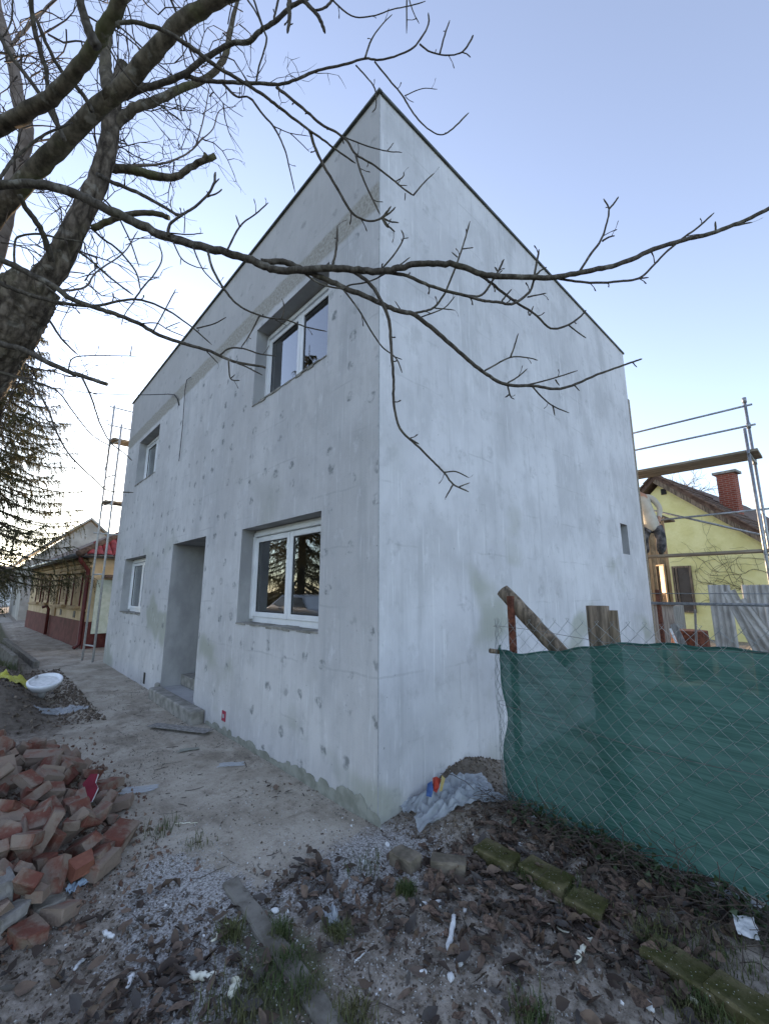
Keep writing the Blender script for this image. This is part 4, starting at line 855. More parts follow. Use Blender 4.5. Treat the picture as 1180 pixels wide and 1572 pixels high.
for x, y, a, L in ((1165, 925, 1.9, 2.2), (1172, 930, 2.4, 2.4), (1150, 925, 2.2, 1.6), (1100, 900, 2.5, 1.2), (1178, 880, 2.6, 1.8), (1120, 800, 2.0, .8), (1178, 860, 2.9, 1.2)):
    q = onyel(x, y); vine((q - YA).dot(wd), q.z, a, L, .009)
m.build('vine', MT['bark_twig'], yel)
# glazed wooden porch at its left, low-sun glow tinted into its panes
prch = thing('glazed_porch', 'narrow wooden glazed porch beside the yellow house, orange sun glow tinted into its panes', 'porch')
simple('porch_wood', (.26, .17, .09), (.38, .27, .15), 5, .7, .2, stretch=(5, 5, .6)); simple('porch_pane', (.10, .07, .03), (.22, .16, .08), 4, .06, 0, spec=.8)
PX = 12.5; pa, pb = onx(1000, 845, PX), onx(1032, 930, PX); y0, y1 = pb.y, pa.y + .5; zt = onx(1010, 800, PX).z
m = MB(); m.box(PX, PX + 1.2, y0, y1, -.1, pb.z); m.build('panel', MT['grey_wood'], prch)
n = 4
for i in range(n + 1):
    yy = y0 + (y1 - y0) * i / n; m = MB(); m.box(PX - .03, PX + .03, yy - .035, yy + .035, pb.z + .002, zt); m.build('mullion', MT['porch_wood'], prch)
for i in range(n):
    ya_, yb_ = y0 + (y1 - y0) * i / n + .036, y0 + (y1 - y0) * (i + 1) / n - .036; m = MB(); m.box(PX - .004, PX + .004, ya_, yb_, pb.z + .08, zt - .08); m.build('pane', MT['porch_pane'], prch)
m = MB(); m.box(PX - .05, PX + .05, y0 - .05, y1 + .05, zt + .002, zt + .1); m.build('head_rail', MT['porch_wood'], prch)
m = MB(); m.box(PX - .045, PX + .045, y0 - .05, y1 + .05, pb.z + .002, pb.z + .08); m.build('sill_rail', MT['old_wood'], prch)
m = MB(); m.box(PX - .12, PX + 1.3, y0 - .04, y1 + .1, zt + .102, zt + .16); m.build('roof', MT['dark_tile'], prch)
cq = onx(1019, 925, PX - .3); cas = bpy.data.objects.new('added_casement', None); COL.objects.link(cas); cas.parent = prch; cas.location = (cq.x, cq.y, cq.z); cas.rotation_euler.z = R(133)  # casement added at this angle to mirror the sunset glow
simple('sunset_tint_pane', (.02, .02, .02), (.03, .03, .03), 3, .03, 0, spec=1.0); MT['sunset_tint_pane'].node_tree.nodes['Principled BSDF'].inputs['Specular Tint'].default_value = (1, .5, .16, 1)  # orange specular tint puts the sunset colour into the pane's reflection
m = MB(); m.box(-.004, .004, -.17, .17, 0, 1.05); m.build('pane', MT['sunset_tint_pane'], cas)
m = MB()
for a, b, c_, d in ((-.21, -.172, -.04, 1.09), (.172, .21, -.04, 1.09), (-.172, .172, -.04, -.002), (-.172, .172, 1.052, 1.09)): m.box(-.02, .02, a, b, c_, d)
m.build('frame', MT['porch_wood'], cas)

# ------------------------------------------------------------------ scaffolds
def tube_part(root, name, a, b, r=.024, mat='galv', sides=10):
    m = MB(); m.tube([a, b], r, sides); return m.build(name, MT[mat], root, True)
sc = thing('scaffold', 'galvanised scaffold with plank decks standing behind the house, right', 'scaffold')
YS = -1.62; XI, XO = 7.0, 7.72
tube_part(sc, 'standard', (XI, YS, 0), (XI, YS, 4.35)); tube_part(sc, 'standard', (XO, YS, 0), (XO, YS, 5.12))
tube_part(sc, 'standard', (XI, 1.0, 0), (XI, 1.0, 4.35)); tube_part(sc, 'standard', (XO, 1.0, 0), (XO, 1.0, 5.12))
for z in (4.99, 4.60): tube_part(sc, 'guard_rail', (XO, YS - .1, z), (XO, 1.15, z), .019)
tube_part(sc, 'guard_rail', (XO, YS - .1, 3.03), (XO, 1.15, 3.03), .019)
tube_part(sc, 'diagonal_brace', (XO + .05, YS, 2.55), (XO + .05, .55, 3.45), .02)
for z in (3.90, 2.20):
    tube_part(sc, 'transom', (XI - .05, YS, z), (XO + .05, YS, z), .022); tube_part(sc, 'transom', (XI - .05, 1.0, z), (XO + .05, 1.0, z), .022)
for z in (3.93, 2.235):
    for k in range(2 if z > 3 else 1):
        m = MB(); x0 = XI + .02 + k * .33; wd_ = .31 if z > 3 else .32
        m.box(x0, x0 + wd_, YS - .12, 1.3, z, z + .045); bevel(m.build('deck_plank', MT['plank_wood'], sc), .004)
for z in (5.10, 4.6, 3.9, 2.2):
    m = MB(); m.tube([(XO, YS, z - .05), (XO, YS, z + .05)], .034, 8); m.build('coupler', MT['galv'], sc, True)
tube_part(sc, 'base_plate', (XI, YS, -.02), (XI, YS, .02), .08); tube_part(sc, 'base_plate', (XO, YS, -.02), (XO, YS, .02), .08)
sl_ = thing('scaffold', 'slim grey scaffold at the far street corner of the house', 'scaffold')
ax = (-.30, 10.05); bx_ = (-.17, 9.56)
tube_part(sl_, 'standard', (*ax, 0), (*ax, 6.42), .024, 'galv_pale'); tube_part(sl_, 'standard', (*bx_, 0), (*bx_, 5.78), .024, 'galv_pale')
tube_part(sl_, 'standard', (2.2, 10.05, 0), (2.2, 10.05, 6.4), .024, 'galv_pale'); tube_part(sl_, 'standard', (2.2, 9.56, 0), (2.2, 9.56, 5.78), .024, 'galv_pale')
for z in (6.36, 5.86, 3.02): tube_part(sl_, 'guard_rail', (ax[0] - .1, ax[1], z), (2.3, 10.05, z), .018, 'galv_pale')
for z in (5.33, 3.72, 4.45, 2.0, .35): tube_part(sl_, 'rung', (ax[0], ax[1], z), (bx_[0], bx_[1], z), .018, 'galv_pale')
for z in (5.36, 3.75): m = MB(); m.box(-.32, 2.35, 9.6, 10.02, z, z + .05); m.build('deck_plank', MT['plank_wood'], sl_)

# ------------------------------------------------------------------ worker on the right scaffold
wk = thing('person', 'worker in beige jacket and dark patterned trousers on the scaffold deck', 'person')
def skin(name, joints, edges, mat, root_i=0, sub=2):
    me = bpy.data.meshes.new(name); me.from_pydata([j[0] for j in joints], edges, []); o = link(name, me, wk); me.materials.append(MT[mat])
    mod = o.modifiers.new('skin', 'SKIN'); mod.use_smooth_shade = True
    lay = me.skin_vertices[0] if me.skin_vertices else None
    if lay is None:
        bm = bmesh.new(); bm.from_mesh(me); bm.verts.layers.skin.verify(); bm.to_mesh(me); bm.free(); lay = me.skin_vertices[0]
    for i, j in enumerate(joints): lay.data[i].radius = j[1]; lay.data[i].use_root = (i == root_i)
    s_ = o.modifiers.new('sub', 'SUBSURF'); s_.levels = sub; s_.render_levels = sub; return o
# pose: knees bent, turned to the wall (+Y / -X), right arm dropped to the rail on the -Y side
b0 = onx(1004, 848, 7.22); ox, oy, oz = b0.x, b0.y, 2.285
def J(x, y, z, rx, ry=None): return ((ox + x, oy + y, oz + z), (rx, ry or rx))
skin('body', [J(0, 0, .62, .09, .085), J(-.01, .04, .80, .10, .09), J(-.02, .10, 1.02, .16, .12), J(-.02, .14, 1.16, .14, .10), J(-.03, .19, 1.27, .055), J(-.04, .25, 1.38, .085, .095), J(-.05, .27, 1.47, .075, .085),
     J(.02, -.07, 1.12, .05), J(.06, -.165, .92, .04), J(.02, -.14, .69, .036), J(.01, -.13, .62, .04, .02),
     J(-.08, .34, 1.12, .065), J(-.22, .44, .95, .05), J(-.34, .42, 1.10, .036), J(-.39, .42, 1.16, .04, .02),
     J(.02, -.09, .55, .10), J(-.02, -.15, .33, .075), J(.04, -.10, .09, .05), J(-.06, -.12, .035, .045, .035),
     J(.0, .10, .55, .10), J(-.12, .14, .33, .075), J(.02, .16, .09, .05), J(-.08, .18, .035, .045, .035)],
     [(0, 1), (1, 2), (2, 3), (3, 4), (4, 5), (5, 6), (3, 7), (7, 8), (8, 9), (9, 10), (3, 11), (11, 12), (12, 13), (13, 14), (0, 15), (15, 16), (16, 17), (17, 18), (0, 19), (19, 20), (20, 21), (21, 22)], 'skin')
skin('jacket', [J(.01, -.01, .44, .17, .16), J(0, 0, .60, .165, .15), J(-.01, .04, .80, .155, .13), J(-.02, .10, 1.02, .18, .14), J(-.02, .14, 1.17, .15, .11), J(.02, -.075, 1.12, .066), J(.065, -.165, .92, .052), J(.03, -.14, .70, .044), J(-.08, .35, 1.12, .066), J(-.22, .45, .95, .052), J(-.33, .42, 1.08, .044)],
     [(0, 1), (1, 2), (2, 3), (3, 4), (4, 5), (5, 6), (6, 7), (4, 8), (8, 9), (9, 10)], 'jacket_cloth')
skin('trousers', [J(0, 0, .62, .14, .13), J(.02, -.09, .52, .115), J(-.02, -.15, .33, .095), J(.04, -.10, .03, .085), J(.0, .10, .52, .115), J(-.12, .14, .33, .095), J(.02, .16, .03, .085)], [(0, 1), (1, 2), (2, 3), (0, 4), (4, 5), (5, 6)], 'camo_cloth')
skin('boots', [J(.04, -.10, .12, .06), J(.04, -.10, .05, .055), J(-.09, -.125, .04, .05, .04), J(.02, .16, .12, .06), J(.02, .16, .05, .055), J(-.10, .18, .04, .05, .04)], [(0, 1), (1, 2), (3, 4), (4, 5)], 'boot')
skin('hair', [J(-.035, .245, 1.42, .09, .095), J(-.045, .265, 1.50, .085, .09)], [(0, 1)], 'hair')
# fingers of the hand on the rail
for k in range(4):
    skin('finger', [J(.01 + .018 * k - .027, -.13, .60, .009), J(.01 + .018 * k - .027, -.15, .575, .008), J(.01 + .018 * k - .027, -.14, .55, .007)], [(0, 1), (1, 2)], 'skin', 0, 1)
skin('thumb', [J(.04, -.12, .63, .010), J(.055, -.10, .61, .009), J(.05, -.10, .585, .008)], [(0, 1), (1, 2)], 'skin', 0, 1)

# ------------------------------------------------------------------ fence: chain link, posts, shade net
FPATH = spline([(.60, -4.2), (.66, -3.2), (.70, -2.4), (.735, -1.9), (.77, -1.45), (.79, -1.0), (.80, -.68), (.83, -.50), (.93, -.42), (1.10, -.38)], 12)
FPATH = [Vector((p[0], p[1], 0)) for p in FPATH]; FS = [0]
for a, b in zip(FPATH, FPATH[1:]): FS.append(FS[-1] + (b - a).length)
def fpt(s):
    s = min(max(s, 0), FS[-1] - 1e-6); i = max(0, np.searchsorted(FS, s, side='right') - 1); i = min(i, len(FPATH) - 2)
    k = (s - FS[i]) / (FS[i + 1] - FS[i]); p = FPATH[i].lerp(FPATH[i + 1], k); d = (FPATH[i + 1] - FPATH[i]).normalized(); return p, Vector((-d.y, d.x, 0))   # normal towards the camera side
LF_ = FS[-1]; sC = LF_ - .30
def net_off(s, z):          # billow and pulled folds of the net
    y = s - sC; f = 0
    f += .028 * math.sin(z * 5 + s * 1.3) * math.exp(-((y + 1.0) / 1.2) ** 2)
    u = (y + .02) * -1; dg = z - 1.15 + u * .62          # folds that run down from the top left corner
    f += .050 * (1 - 2 * abs(math.sin(dg * 9 + u * 2)) ** .6) * math.exp(-(dg / .38) ** 2) * min(1, u / .12) * math.exp(-(u / .75) ** 2) if u > 0 else 0
    f += .020 * (1 - 2 * abs(math.sin((z * .8 - u * .35) * 8 + 2)) ** .7) * math.exp(-((u - .95) / .5) ** 2) * math.exp(-((z - .55) / .3) ** 2)
    f += .018 * math.sin((z + u * .25) * 11 + 1) * math.exp(-((z - .5) / .4) ** 2)
    f += .012 * math.sin(s * 9 + z * 3) * (1.2 - z)
    f += .05 * math.exp(-((y + .45) / .2) ** 2) * (.35 if z > .9 else .35 * math.exp(-((z - .9) / .3) ** 2))
    return f
def net_top(s):
    y = s - sC; return 1.15 + .16 * float(sstep(0, -1.5, y)) + .015 * math.sin(s * 5)
def net_bot(s): return .10 + .03 * math.sin(s * 3.1) + .02 * math.sin(s * 11)
net = MB(); nu, nv = 150, 60; s0, s1 = 0.0, sC + .16
for i in range(nu + 1):
    s = s0 + (s1 - s0) * i / nu; p, nrm_ = fpt(s); zb, zt_ = net_bot(s), net_top(s)
    for j in range(nv + 1):
        z = zb + (zt_ - zb) * j / nv; q = p - nrm_ * (.030 + net_off(s, z) * 1.25) ; net.v.append((q.x, q.y, z + .006 * math.sin(s * 23) * (j == nv)))
for i in range(nu):
    for j in range(nv):
        a = i * (nv + 1) + j; net.f.append((a, a + nv + 1, a + nv + 2, a + 1)); net.m.append(0)
shade = net.build('shade_net', MT['shade_net'], None, True); tag(shade, 'dark green shade net stretched along the chain link fence', 'netting')
m = MB()
hem = [Vector(net.v[i * (nv + 1) + nv]) for i in range(nu + 1)]
m.tube([h + Vector((-.004, 0, .0)) for h in hem], .007, 5); m.build('hem', MT['shade_net'], shade)
fence = thing('chain_link_fence', 'rusty chain link fence on wooden posts in front of the shade net', 'fence', loc=(.8, -.5, 0)); bpy.context.view_layer.update()
wm = MB(); cw_ = .094; ncol = int(LF_ / (cw_ / 2)); rg = random.Random(77); top_f = 1.42
for k in range(1, ncol):
    pts = []; s = k * cw_ / 2; nz = int((top_f + .02) / (cw_ / 2)); drop = rg.uniform(-.006, .006)
    for j in range(nz + 1):
        z = -.02 + j * cw_ / 2; sg = 1 if (j + k) % 2 == 0 else -1
        so = s + sg * (cw_ / 4) ; so += .012 * math.sin(z * 4 + s * 2); p, nrm_ = fpt(so)
        o_ = .012 * sg * (1 if j % 2 else -1) * .25 + net_off(so, z) * -.45 + .010
        q = p + nrm_ * (o_ + .012 * math.sin(so * 6 + z * 5)); pts.append(Vector((q.x, q.y, z + drop + .05 * float(sstep(sC - .6, sC, so)) * -.6)))
    wm.tube(pts, .0016, 4, cap=False, rg=rg)
    e = pts[-1]; d = (pts[-1] - pts[-2]).normalized(); wm.tube([e, e + d * .02 + Vector((0, 0, .006)), e + d * .005 + Vector((0, 0, .018))], .0013, 4, cap=False, rg=rg)
o = wm.build('wire_mesh', MT['wire'], None); parented(o, fence); tag(o, kind='stuff')
for z in (1.30, .72, .12):
    pts = []
    for i in range(90): 
        s = LF_ * i / 89; p, nrm_ = fpt(s); pts.append(Vector((p.x, p.y, z - .03 * math.sin(s * 3) + (.0 if s < sC else -.1 * (s - sC)))) + nrm_ * .02)
    m = MB(); m.tube(pts, .0016, 4, cap=False); parented(m.build('tension_wire', MT['wire_old']), fence)
def log(root, a, b, r, mat='old_wood', n=10, name='post'):
    a = Vector(a); b = Vector(b); pts = [a.lerp(b, i / n) for i in range(n + 1)]; m = MB()
    m.tube(pts, [r * rnd.uniform(.94, 1.06) for _ in pts], 14, jit=.05); o = m.build(name, MT[mat], None, True)
    for pl in o.data.polygons:
        if len(pl.vertices) > 4: pl.use_smooth = False
    return parented(o, root) if root else o
pt = onx(917, 930, .985); log(fence, (.985, pt.y, -.3), (.985, pt.y + .005, pt.z), .073)
pt2 = onx(940, 937, 1.0); m = MB(); m.bar((1.0, pt2.y - .01, -.3), (1.0, pt2.y, pt2.z), .05, .035, 0, (1, 0, 0)); parented(m.build('slat', MT['old_wood']), fence)
pr = onx(783, 915, .93); m = MB(); m.box(.91, .95, pr.y - .022, pr.y + .022, -.3, pr.z); parented(m.build('angle_iron', MT['rust']), fence)
pa_ = onx(771, 906, .98); pb_ = onx(862, 1004, 1.05); log(fence, pa_, pa_ + (pb_ - pa_) * 1.12, .058, name='brace')
ra = onx(752, 999, .80); log(fence, ra, ra + Vector((.20, -.06, -.03)), .018, n=6, name='rail')
# second fence run behind the net, with rusty post and pipe rail
pf = thing('pipe_fence', 'rusty post with galvanised pipe rail behind the green net', 'fence'); XP = 5.3
pp = onx(1008, 905, XP); m = MB(); m.box(XP - .025, XP + .025, pp.y - .025, pp.y + .025, -.1, pp.z); m.build('post', MT['rust'], pf)
for yy_, rr_ in ((926, .02), (911, .006)):
    q0 = onx(1012, yy_, XP); m = MB(); m.tube([(XP - .04, q0.y + .1, q0.z), (XP - .04, -4.0, q0.z)], rr_, 8); m.build('rail', MT['galv'], pf, True)
# stacked corrugated sheets, propped timber, red drum
def corr(px0, px1, ytop, lean, X0, label, tilt=0.0, z0=0.0):
    a = onx(px0, ytop, X0); b = onx(px1, ytop, X0); W_ = abs(a.y - b.y); H_ = a.z - z0; n = max(12, int(W_ / .0085)); m = MB()
    for k in range(2):
        for i in range(n + 1):
            y = -W_ * i / n; x = .013 * math.sin(y * 2 * math.pi / .076) + (.006 if k else 0)
            for j in range(2): m.v.append((x, y, (H_ if j else 0) + (rnd.uniform(-.006, .004) if j else 0)))
    N_ = 2 * (n + 1)
    for k in range(2):
        for i in range(n):
            q = (k * N_ + 2 * i, k * N_ + 2 * i + 2, k * N_ + 2 * i + 3, k * N_ + 2 * i + 1); m.f.append(q if k == 0 else q[::-1]); m.m.append(0)
    for i in range(n): m.f.append((2 * i + 1, 2 * i + 3, N_ + 2 * i + 3, N_ + 2 * i + 1)); m.m.append(0)
    o = m.build('corrugated_sheet', MT['asbestos'], None, True); o.location = (X0 + lean, a.y - math.sin(tilt) * H_, z0); o.rotation_euler = (-tilt, 0, 0)
    return tag(o, label, 'sheet', 'corrugated sheets stacked behind the net')
corr(1085, 1119, 898, .0, 6.25, 'narrow upright corrugated grey sheet, leftmost of the stack')
corr(1136, 1240, 898, .02, 6.45, 'broad corrugated grey sheet at the back of the stack')
corr(1108, 1130, 902, -.10, 6.05, 'narrow corrugated grey sheet leaning left across the stack', .30)
corr(1126, 1146, 908, -.15, 5.85, 'corrugated grey strip leaning in front of the broad sheet', .44)
def board(name, a, b, wx, wz, mat, label, cat, upv=(1, 0, 0)):
    m = MB(); m.bar(a, b, wx, wz, 0, upv); return tag(m.build(name, MT[mat]), label, cat)
board('plank', onx(1032, 958, 6.6), onx(1066, 1025, 6.4), .10, .025, 'grey_wood', 'weathered grey plank leaning beside the porch panel', 'plank')
board('plank', onx(1028, 965, 6.3), onx(1054, 1025, 6.1), .03, .02, 'white_bit', 'thin pale lath leaning behind the net', 'lath')
board('stake', onx(1066, 935, 6.9), onx(1069, 1010, 6.9), .03, .03, 'grey_wood', 'slender upright stake left of the corrugated sheets', 'stake')
m = MB(); dq = onx(1062, 1010, 7.6); m.tube([(dq.x, dq.y, 0), (dq.x, dq.y, .28), (dq.x, dq.y, .30), (dq.x, dq.y, .58), (dq.x, dq.y, .60), (dq.x, dq.y, .88)], [.29, .29, .30, .29, .30, .29], 20)
tag(m.build('drum', MT['rust'], None, False), 'rusty red drum below the yellow house window', 'drum')

# ------------------------------------------------------------------ things lying about the yard
def rock_mesh(name, size, mat, seed, cuts=1, chip=.12, sub=1, wob=.06):
    bm = bmesh.new(); bmesh.ops.create_cube(bm, size=1); rg = random.Random(seed)
    bmesh.ops.scale(bm, vec=size, verts=bm.verts)
    for _ in range(cuts):
        d = Vector((rg.gauss(0, 1), rg.gauss(0, 1), rg.gauss(0, .6))).normalized(); ext = abs(d.x) * size[0] / 2 + abs(d.y) * size[1] / 2 + abs(d.z) * size[2] / 2
        r_ = bmesh.ops.bisect_plane(bm, geom=bm.verts[:] + bm.edges[:] + bm.faces[:], plane_co=d * ext * rg.uniform(1 - 2.2 * chip, 1 - chip), plane_no=d, clear_outer=True)
        ed = [e for e in r_['geom_cut'] if isinstance(e, bmesh.types.BMEdge)]
        if ed: bmesh.ops.holes_fill(bm, edges=bm.edges[:])
    mn = min(size)
    bmesh.ops.bevel(bm, geom=bm.edges[:] , offset=mn * .09, segments=1, affect='EDGES', clamp_overlap=True)
    if sub > 1: bmesh.ops.subdivide_edges(bm, edges=[e for e in bm.edges if e.calc_length() > mn * .4], cuts=2, use_grid_fill=True)
    for v in bm.verts: v.co += Vector((rg.gauss(0, 1), rg.gauss(0, 1), rg.gauss(0, 1))) * mn * wob
    bmesh.ops.recalc_face_normals(bm, faces=bm.faces)
    me = bpy.data.meshes.new(name); bm.to_mesh(me); bm.free(); me.materials.append(MT[mat]); return me
heap = thing('brick_heap', 'heap of broken old red bricks at the left of the path', 'bricks', loc=(-2.1, 1.8, 0)); bpy.context.view_layer.update()
rg = random.Random(12); BM = []
for i in range(14):
    full = i % 2; sz = (.235, .115, .06) if i < 4 else (.13 + .06 * rg.random(), .11, .06) if full else (.07 + .04 * rg.random(), .08, .05)
    BM.append(rock_mesh('brick', sz, 'heap_brick', i + 3, 1 if i < 5 else 3, .10 if i < 5 else .24, wob=.05))
placed = []; inv = Matrix.Translation((2.1, -1.8, 0)); nb = 0
for tries in range(3000):
    x = rg.uniform(-2.75, -1.10); y = rg.uniform(.35, 3.6); h = float(heap_h(x, y))
    edge = 1 - ((x + 2.25) / .98) ** 2 - ((y - 1.85) / 1.55) ** 2
    if edge < rg.uniform(-.12, .12): continue
    lay = rg.random(); k = 0
    for (a, b, c_) in placed:
        if (a - x) ** 2 + (b - y) ** 2 < .0065: k += 1
    if k > 1: continue
    if (x + 1.42) ** 2 + (y - 1.95) ** 2 < .012: continue
    placed.append((x, y, lay)); o = link('brick', BM[rg.randrange(len(BM))], heap); nb += 1
    z = gz1(x, y) + .45 * h * .55 + .03 + k * .065 + rg.uniform(-.01, .03) * (1 if edge > .1 else 0)
    tl_ = .55 if edge > .1 else .15
    o.matrix_local = inv @ Matrix.Translation((x, y, z)) @ Euler((rg.gauss(0, tl_), rg.gauss(0, tl_), rg.uniform(0, 6.28))).to_matrix().to_4x4()
    if nb >= 298: break
def pebble_mesh(name, size, mat, seed):
    bm = bmesh.new(); bmesh.ops.create_icosphere(bm, subdivisions=2, radius=.5); rg2 = random.Random(seed); k = [Vector((rg2.gauss(0, 1), rg2.gauss(0, 1), rg2.gauss(0, 1))).normalized() for _ in range(6)]; a = [rg2.uniform(.25, .42) for _ in k]
    for v in bm.verts:
        for d, c_ in zip(k, a):
            e = v.co.dot(d) - c_
            if e > 0: v.co -= d * e * .9
        v.co += Vector((rg2.gauss(0, .012), rg2.gauss(0, .012), rg2.gauss(0, .012))); v.co = Vector((v.co.x * size[0], v.co.y * size[1], v.co.z * size[2]))
    me = bpy.data.meshes.new(name); bm.to_mesh(me); bm.free(); me.materials.append(MT[mat]); return me
def put(o, x, y, dz=0.0, rz=0.0, rx=0.0, ry=0.0): o.location = (x, y, gz1(x, y) + dz); o.rotation_euler = (rx, ry, rz); return o
def lump(name, px, py, size, mat, label, cat, seed, cuts=2, chip=.2, rz=0, dz=None, rx=0, ry=0, wob=.06, z=0, group=None):
    q = onz(px, py, z); o = link(name, rock_mesh(name, size, mat, seed, cuts, chip, 2 if 'concrete' in name else 1, wob=.035 if 'concrete' in name else wob)); put(o, q.x, q.y, size[2] * .4 if dz is None else dz, rz, rx, ry); return tag(o, label, cat, group)
# named bricks at the rim of the heap
lump('brick', 182, 1288, (.25, .13, .09), 'heap_brick', 'whole brick with orange face at the right rim of the heap', 'brick', 61, 1, .06, .95, .05, .2, z=.04)
simple('orange_brick', (.20, .075, .05), (.27, .115, .075), 9, .9, .4, 30)
lump('brick', 126, 1330, (.12, .09, .07), 'orange_brick', 'small bright orange brick bat on the heap front', 'brick', 62, 2, .2, .4, .10, .3, z=.1)
lump('brick', 152, 1343, (.19, .12, .08), 'heap_brick', 'dusty brick at the front foot of the heap', 'brick', 63, 1, .1, .7, .05)
lump('brick', 60, 1195, (.25, .12, .07), 'heap_brick', 'long dusty brick lying on top of the heap', 'brick', 64, 1, .06, -.3, .16, .2, .1, z=.15)
lump('concrete_chunk', -16, 1412, (.11, .15, .14), 'rubble_stone', 'pale grey concrete block at the left edge of the bricks', 'rubble', 65, 2, .15, .3, .08, .2, z=.05)
lump('concrete_chunk', 12, 1440, (.14, .08, .06), 'rubble_stone', 'smooth pale stone at the lower left edge', 'rubble', 66, 3, .2, .6, .05)
lump('concrete_chunk', 72, 1408, (.12, .10, .06), 'kerb_concrete', 'lump of mortar below the brick heap', 'rubble', 67, 3, .2, .2, .03)
# maroon glazed tile shard
m = MB(); m.add([(-.05, -.085, 0), (.02, -.10, 0), (.055, -.02, 0), (.035, .03, 0), (.05, .085, 0), (0, .11, 0), (-.05, .06, 0), (-.03, 0, 0)], [tuple(range(8))]); v0 = list(m.v)
m.add([(a, b, .012) for a, b, c_ in v0], [tuple(range(8))]); m.f[0] = tuple(reversed(m.f[0]))
for i in range(8): m.f.append((i, (i + 1) % 8, 8 + (i + 1) % 8, 8 + i)); m.m.append(1)
o = m.build('tile_shard', [MT['maroon_tile'], MT['white_bit']]); q = onz(139, 1212, .20); o.location = q; o.rotation_euler = (.75, -.35, -.45); tag(o, 'glossy dark red tile shard standing on the brick heap', 'tile')
# crumpled films and scraps
def crumple(name, px, py, size, mat, label, cat, seed, h=.05, rz=0, n=18, lift=.01, z=0.0, fold=3.0, mats=None):
    q = onz(px, py, z); m = MB(); ca, sa = math.cos(rz), math.sin(rz)
    for i in range(n + 1):
        for j in range(n + 1):
            u = (i / n - .5); v = (j / n - .5); r_ = 1 - .25 * float(vnoise(u * 4 + seed, v * 4, seed)) ; lx = u * size[0] * r_; ly = v * size[1] * r_
            zz = h * abs(float(fbm(u * fold * 2 + seed, v * fold * 2, 4, seed))) * 3.2 * (1 - .6 * max(abs(u), abs(v)) * 2)
            x = q.x + lx * ca - ly * sa; y = q.y + lx * sa + ly * ca; m.v.append((x, y, gz1(x, y) + lift + zz))
    for i in range(n):
        for j in range(n):
            a = i * (n + 1) + j; m.f.append((a, a + n + 1, a + n + 2, a + 1)); m.m.append(0)
    return tag(m.build(name, MT[mat], None, True), label, cat)
crumple('plastic_scrap', 126, 1363, (.20, .07), 'film_blue', 'pale blue plastic scrap in front of the brick heap', 'scrap', 3, .05, .5)
crumple('plastic_sheet', 215, 1214, (.30, .15), 'film_clear', 'flat grey plastic sheet beside the brick heap', 'scrap', 5, .012, -.5)
crumple('plastic_sheet', 355, 1175, (.26, .12), 'film_clear', 'thin clear plastic sheet flat on the path', 'scrap', 6, .008, -.6)
crumple('plastic_sheet', 290, 1152, (.22, .09), 'fresh_mortar', 'pale dried mortar film on the path by the doorstep', 'scrap', 9, .006, -.5)
crumple('plastic_scrap', 508, 1415, (.14, .07), 'film_clear', 'clear plastic wrapper standing among the dead leaves', 'scrap', 7, .07, 1.2)
crumple('yellow_bag', 24, 1042, (.75, .55), 'yellow_bag', 'crumpled yellow plastic bag behind the washbasin', 'bag', 8, .16, .3, z=.25)
crumple('plastic_heap', 95, 1093, (.60, .35), 'film_bag', 'crumpled pale plastic below the washbasin', 'scrap', 11, .07, .2)
crumple('paper_sheet', 1146, 1432, (.14, .09), 'white_bit', 'white scrap of paper under the chain link at right', 'paper', 12, .012, .3, lift=.05, z=.08)
crumple('plastic_sheet', 828, 1268, (.22, .12), 'white_bit', 'white plastic sheet poking out under the net', 'scrap', 13, .05, -.9, z=.04)
crumple('plastic_sheet', 1120, 1386, (.55, .10), 'film_bag', 'pale folded plastic along the foot of the net', 'scrap', 14, .05, 1.5, z=.06)
# clear plastic sack heaped against the wall corner
sk = crumple('plastic_sack', 696, 1230, (.82, .38), 'film_bag', 'crumpled clear plastic sack heaped at the wall corner', 'bag', 15, .13, -.3, 44, .02, .08, 4.2)
def flap(root, pts, mat, name):
    m = MB(); m.add(pts, [tuple(range(len(pts)))]); s_ = m.build(name, MT[mat], root); so = s_.modifiers.new('thick', 'SOLIDIFY'); so.thickness = .003; return s_
def fq(px, py, d): return at(px, py, d)
flap(sk, [fq(664, 1194, 3.03), fq(670, 1192, 3.0), fq(676, 1196, 3.02), fq(674, 1208, 2.98), fq(670, 1217, 2.95), fq(665, 1214, 2.99)], 'print_red', 'red_print')
flap(sk, [fq(656, 1203, 3.03), fq(663, 1199, 3.0), fq(665, 1212, 2.98), fq(662, 1224, 2.96), fq(654, 1222, 2.98)], 'print_blue', 'blue_print')
flap(sk, [fq(678, 1190, 2.99), fq(683, 1195, 2.99), fq(678, 1214, 2.965), fq(674, 1215, 2.965)], 'print_yellow', 'yellow_print')
crumple('plastic_scrap', 735, 1203, (.26, .16), 'film_clear', 'ruffled clear wrap on the earth heap by the fence', 'scrap', 16, .08, .3, 22, .01, .15)
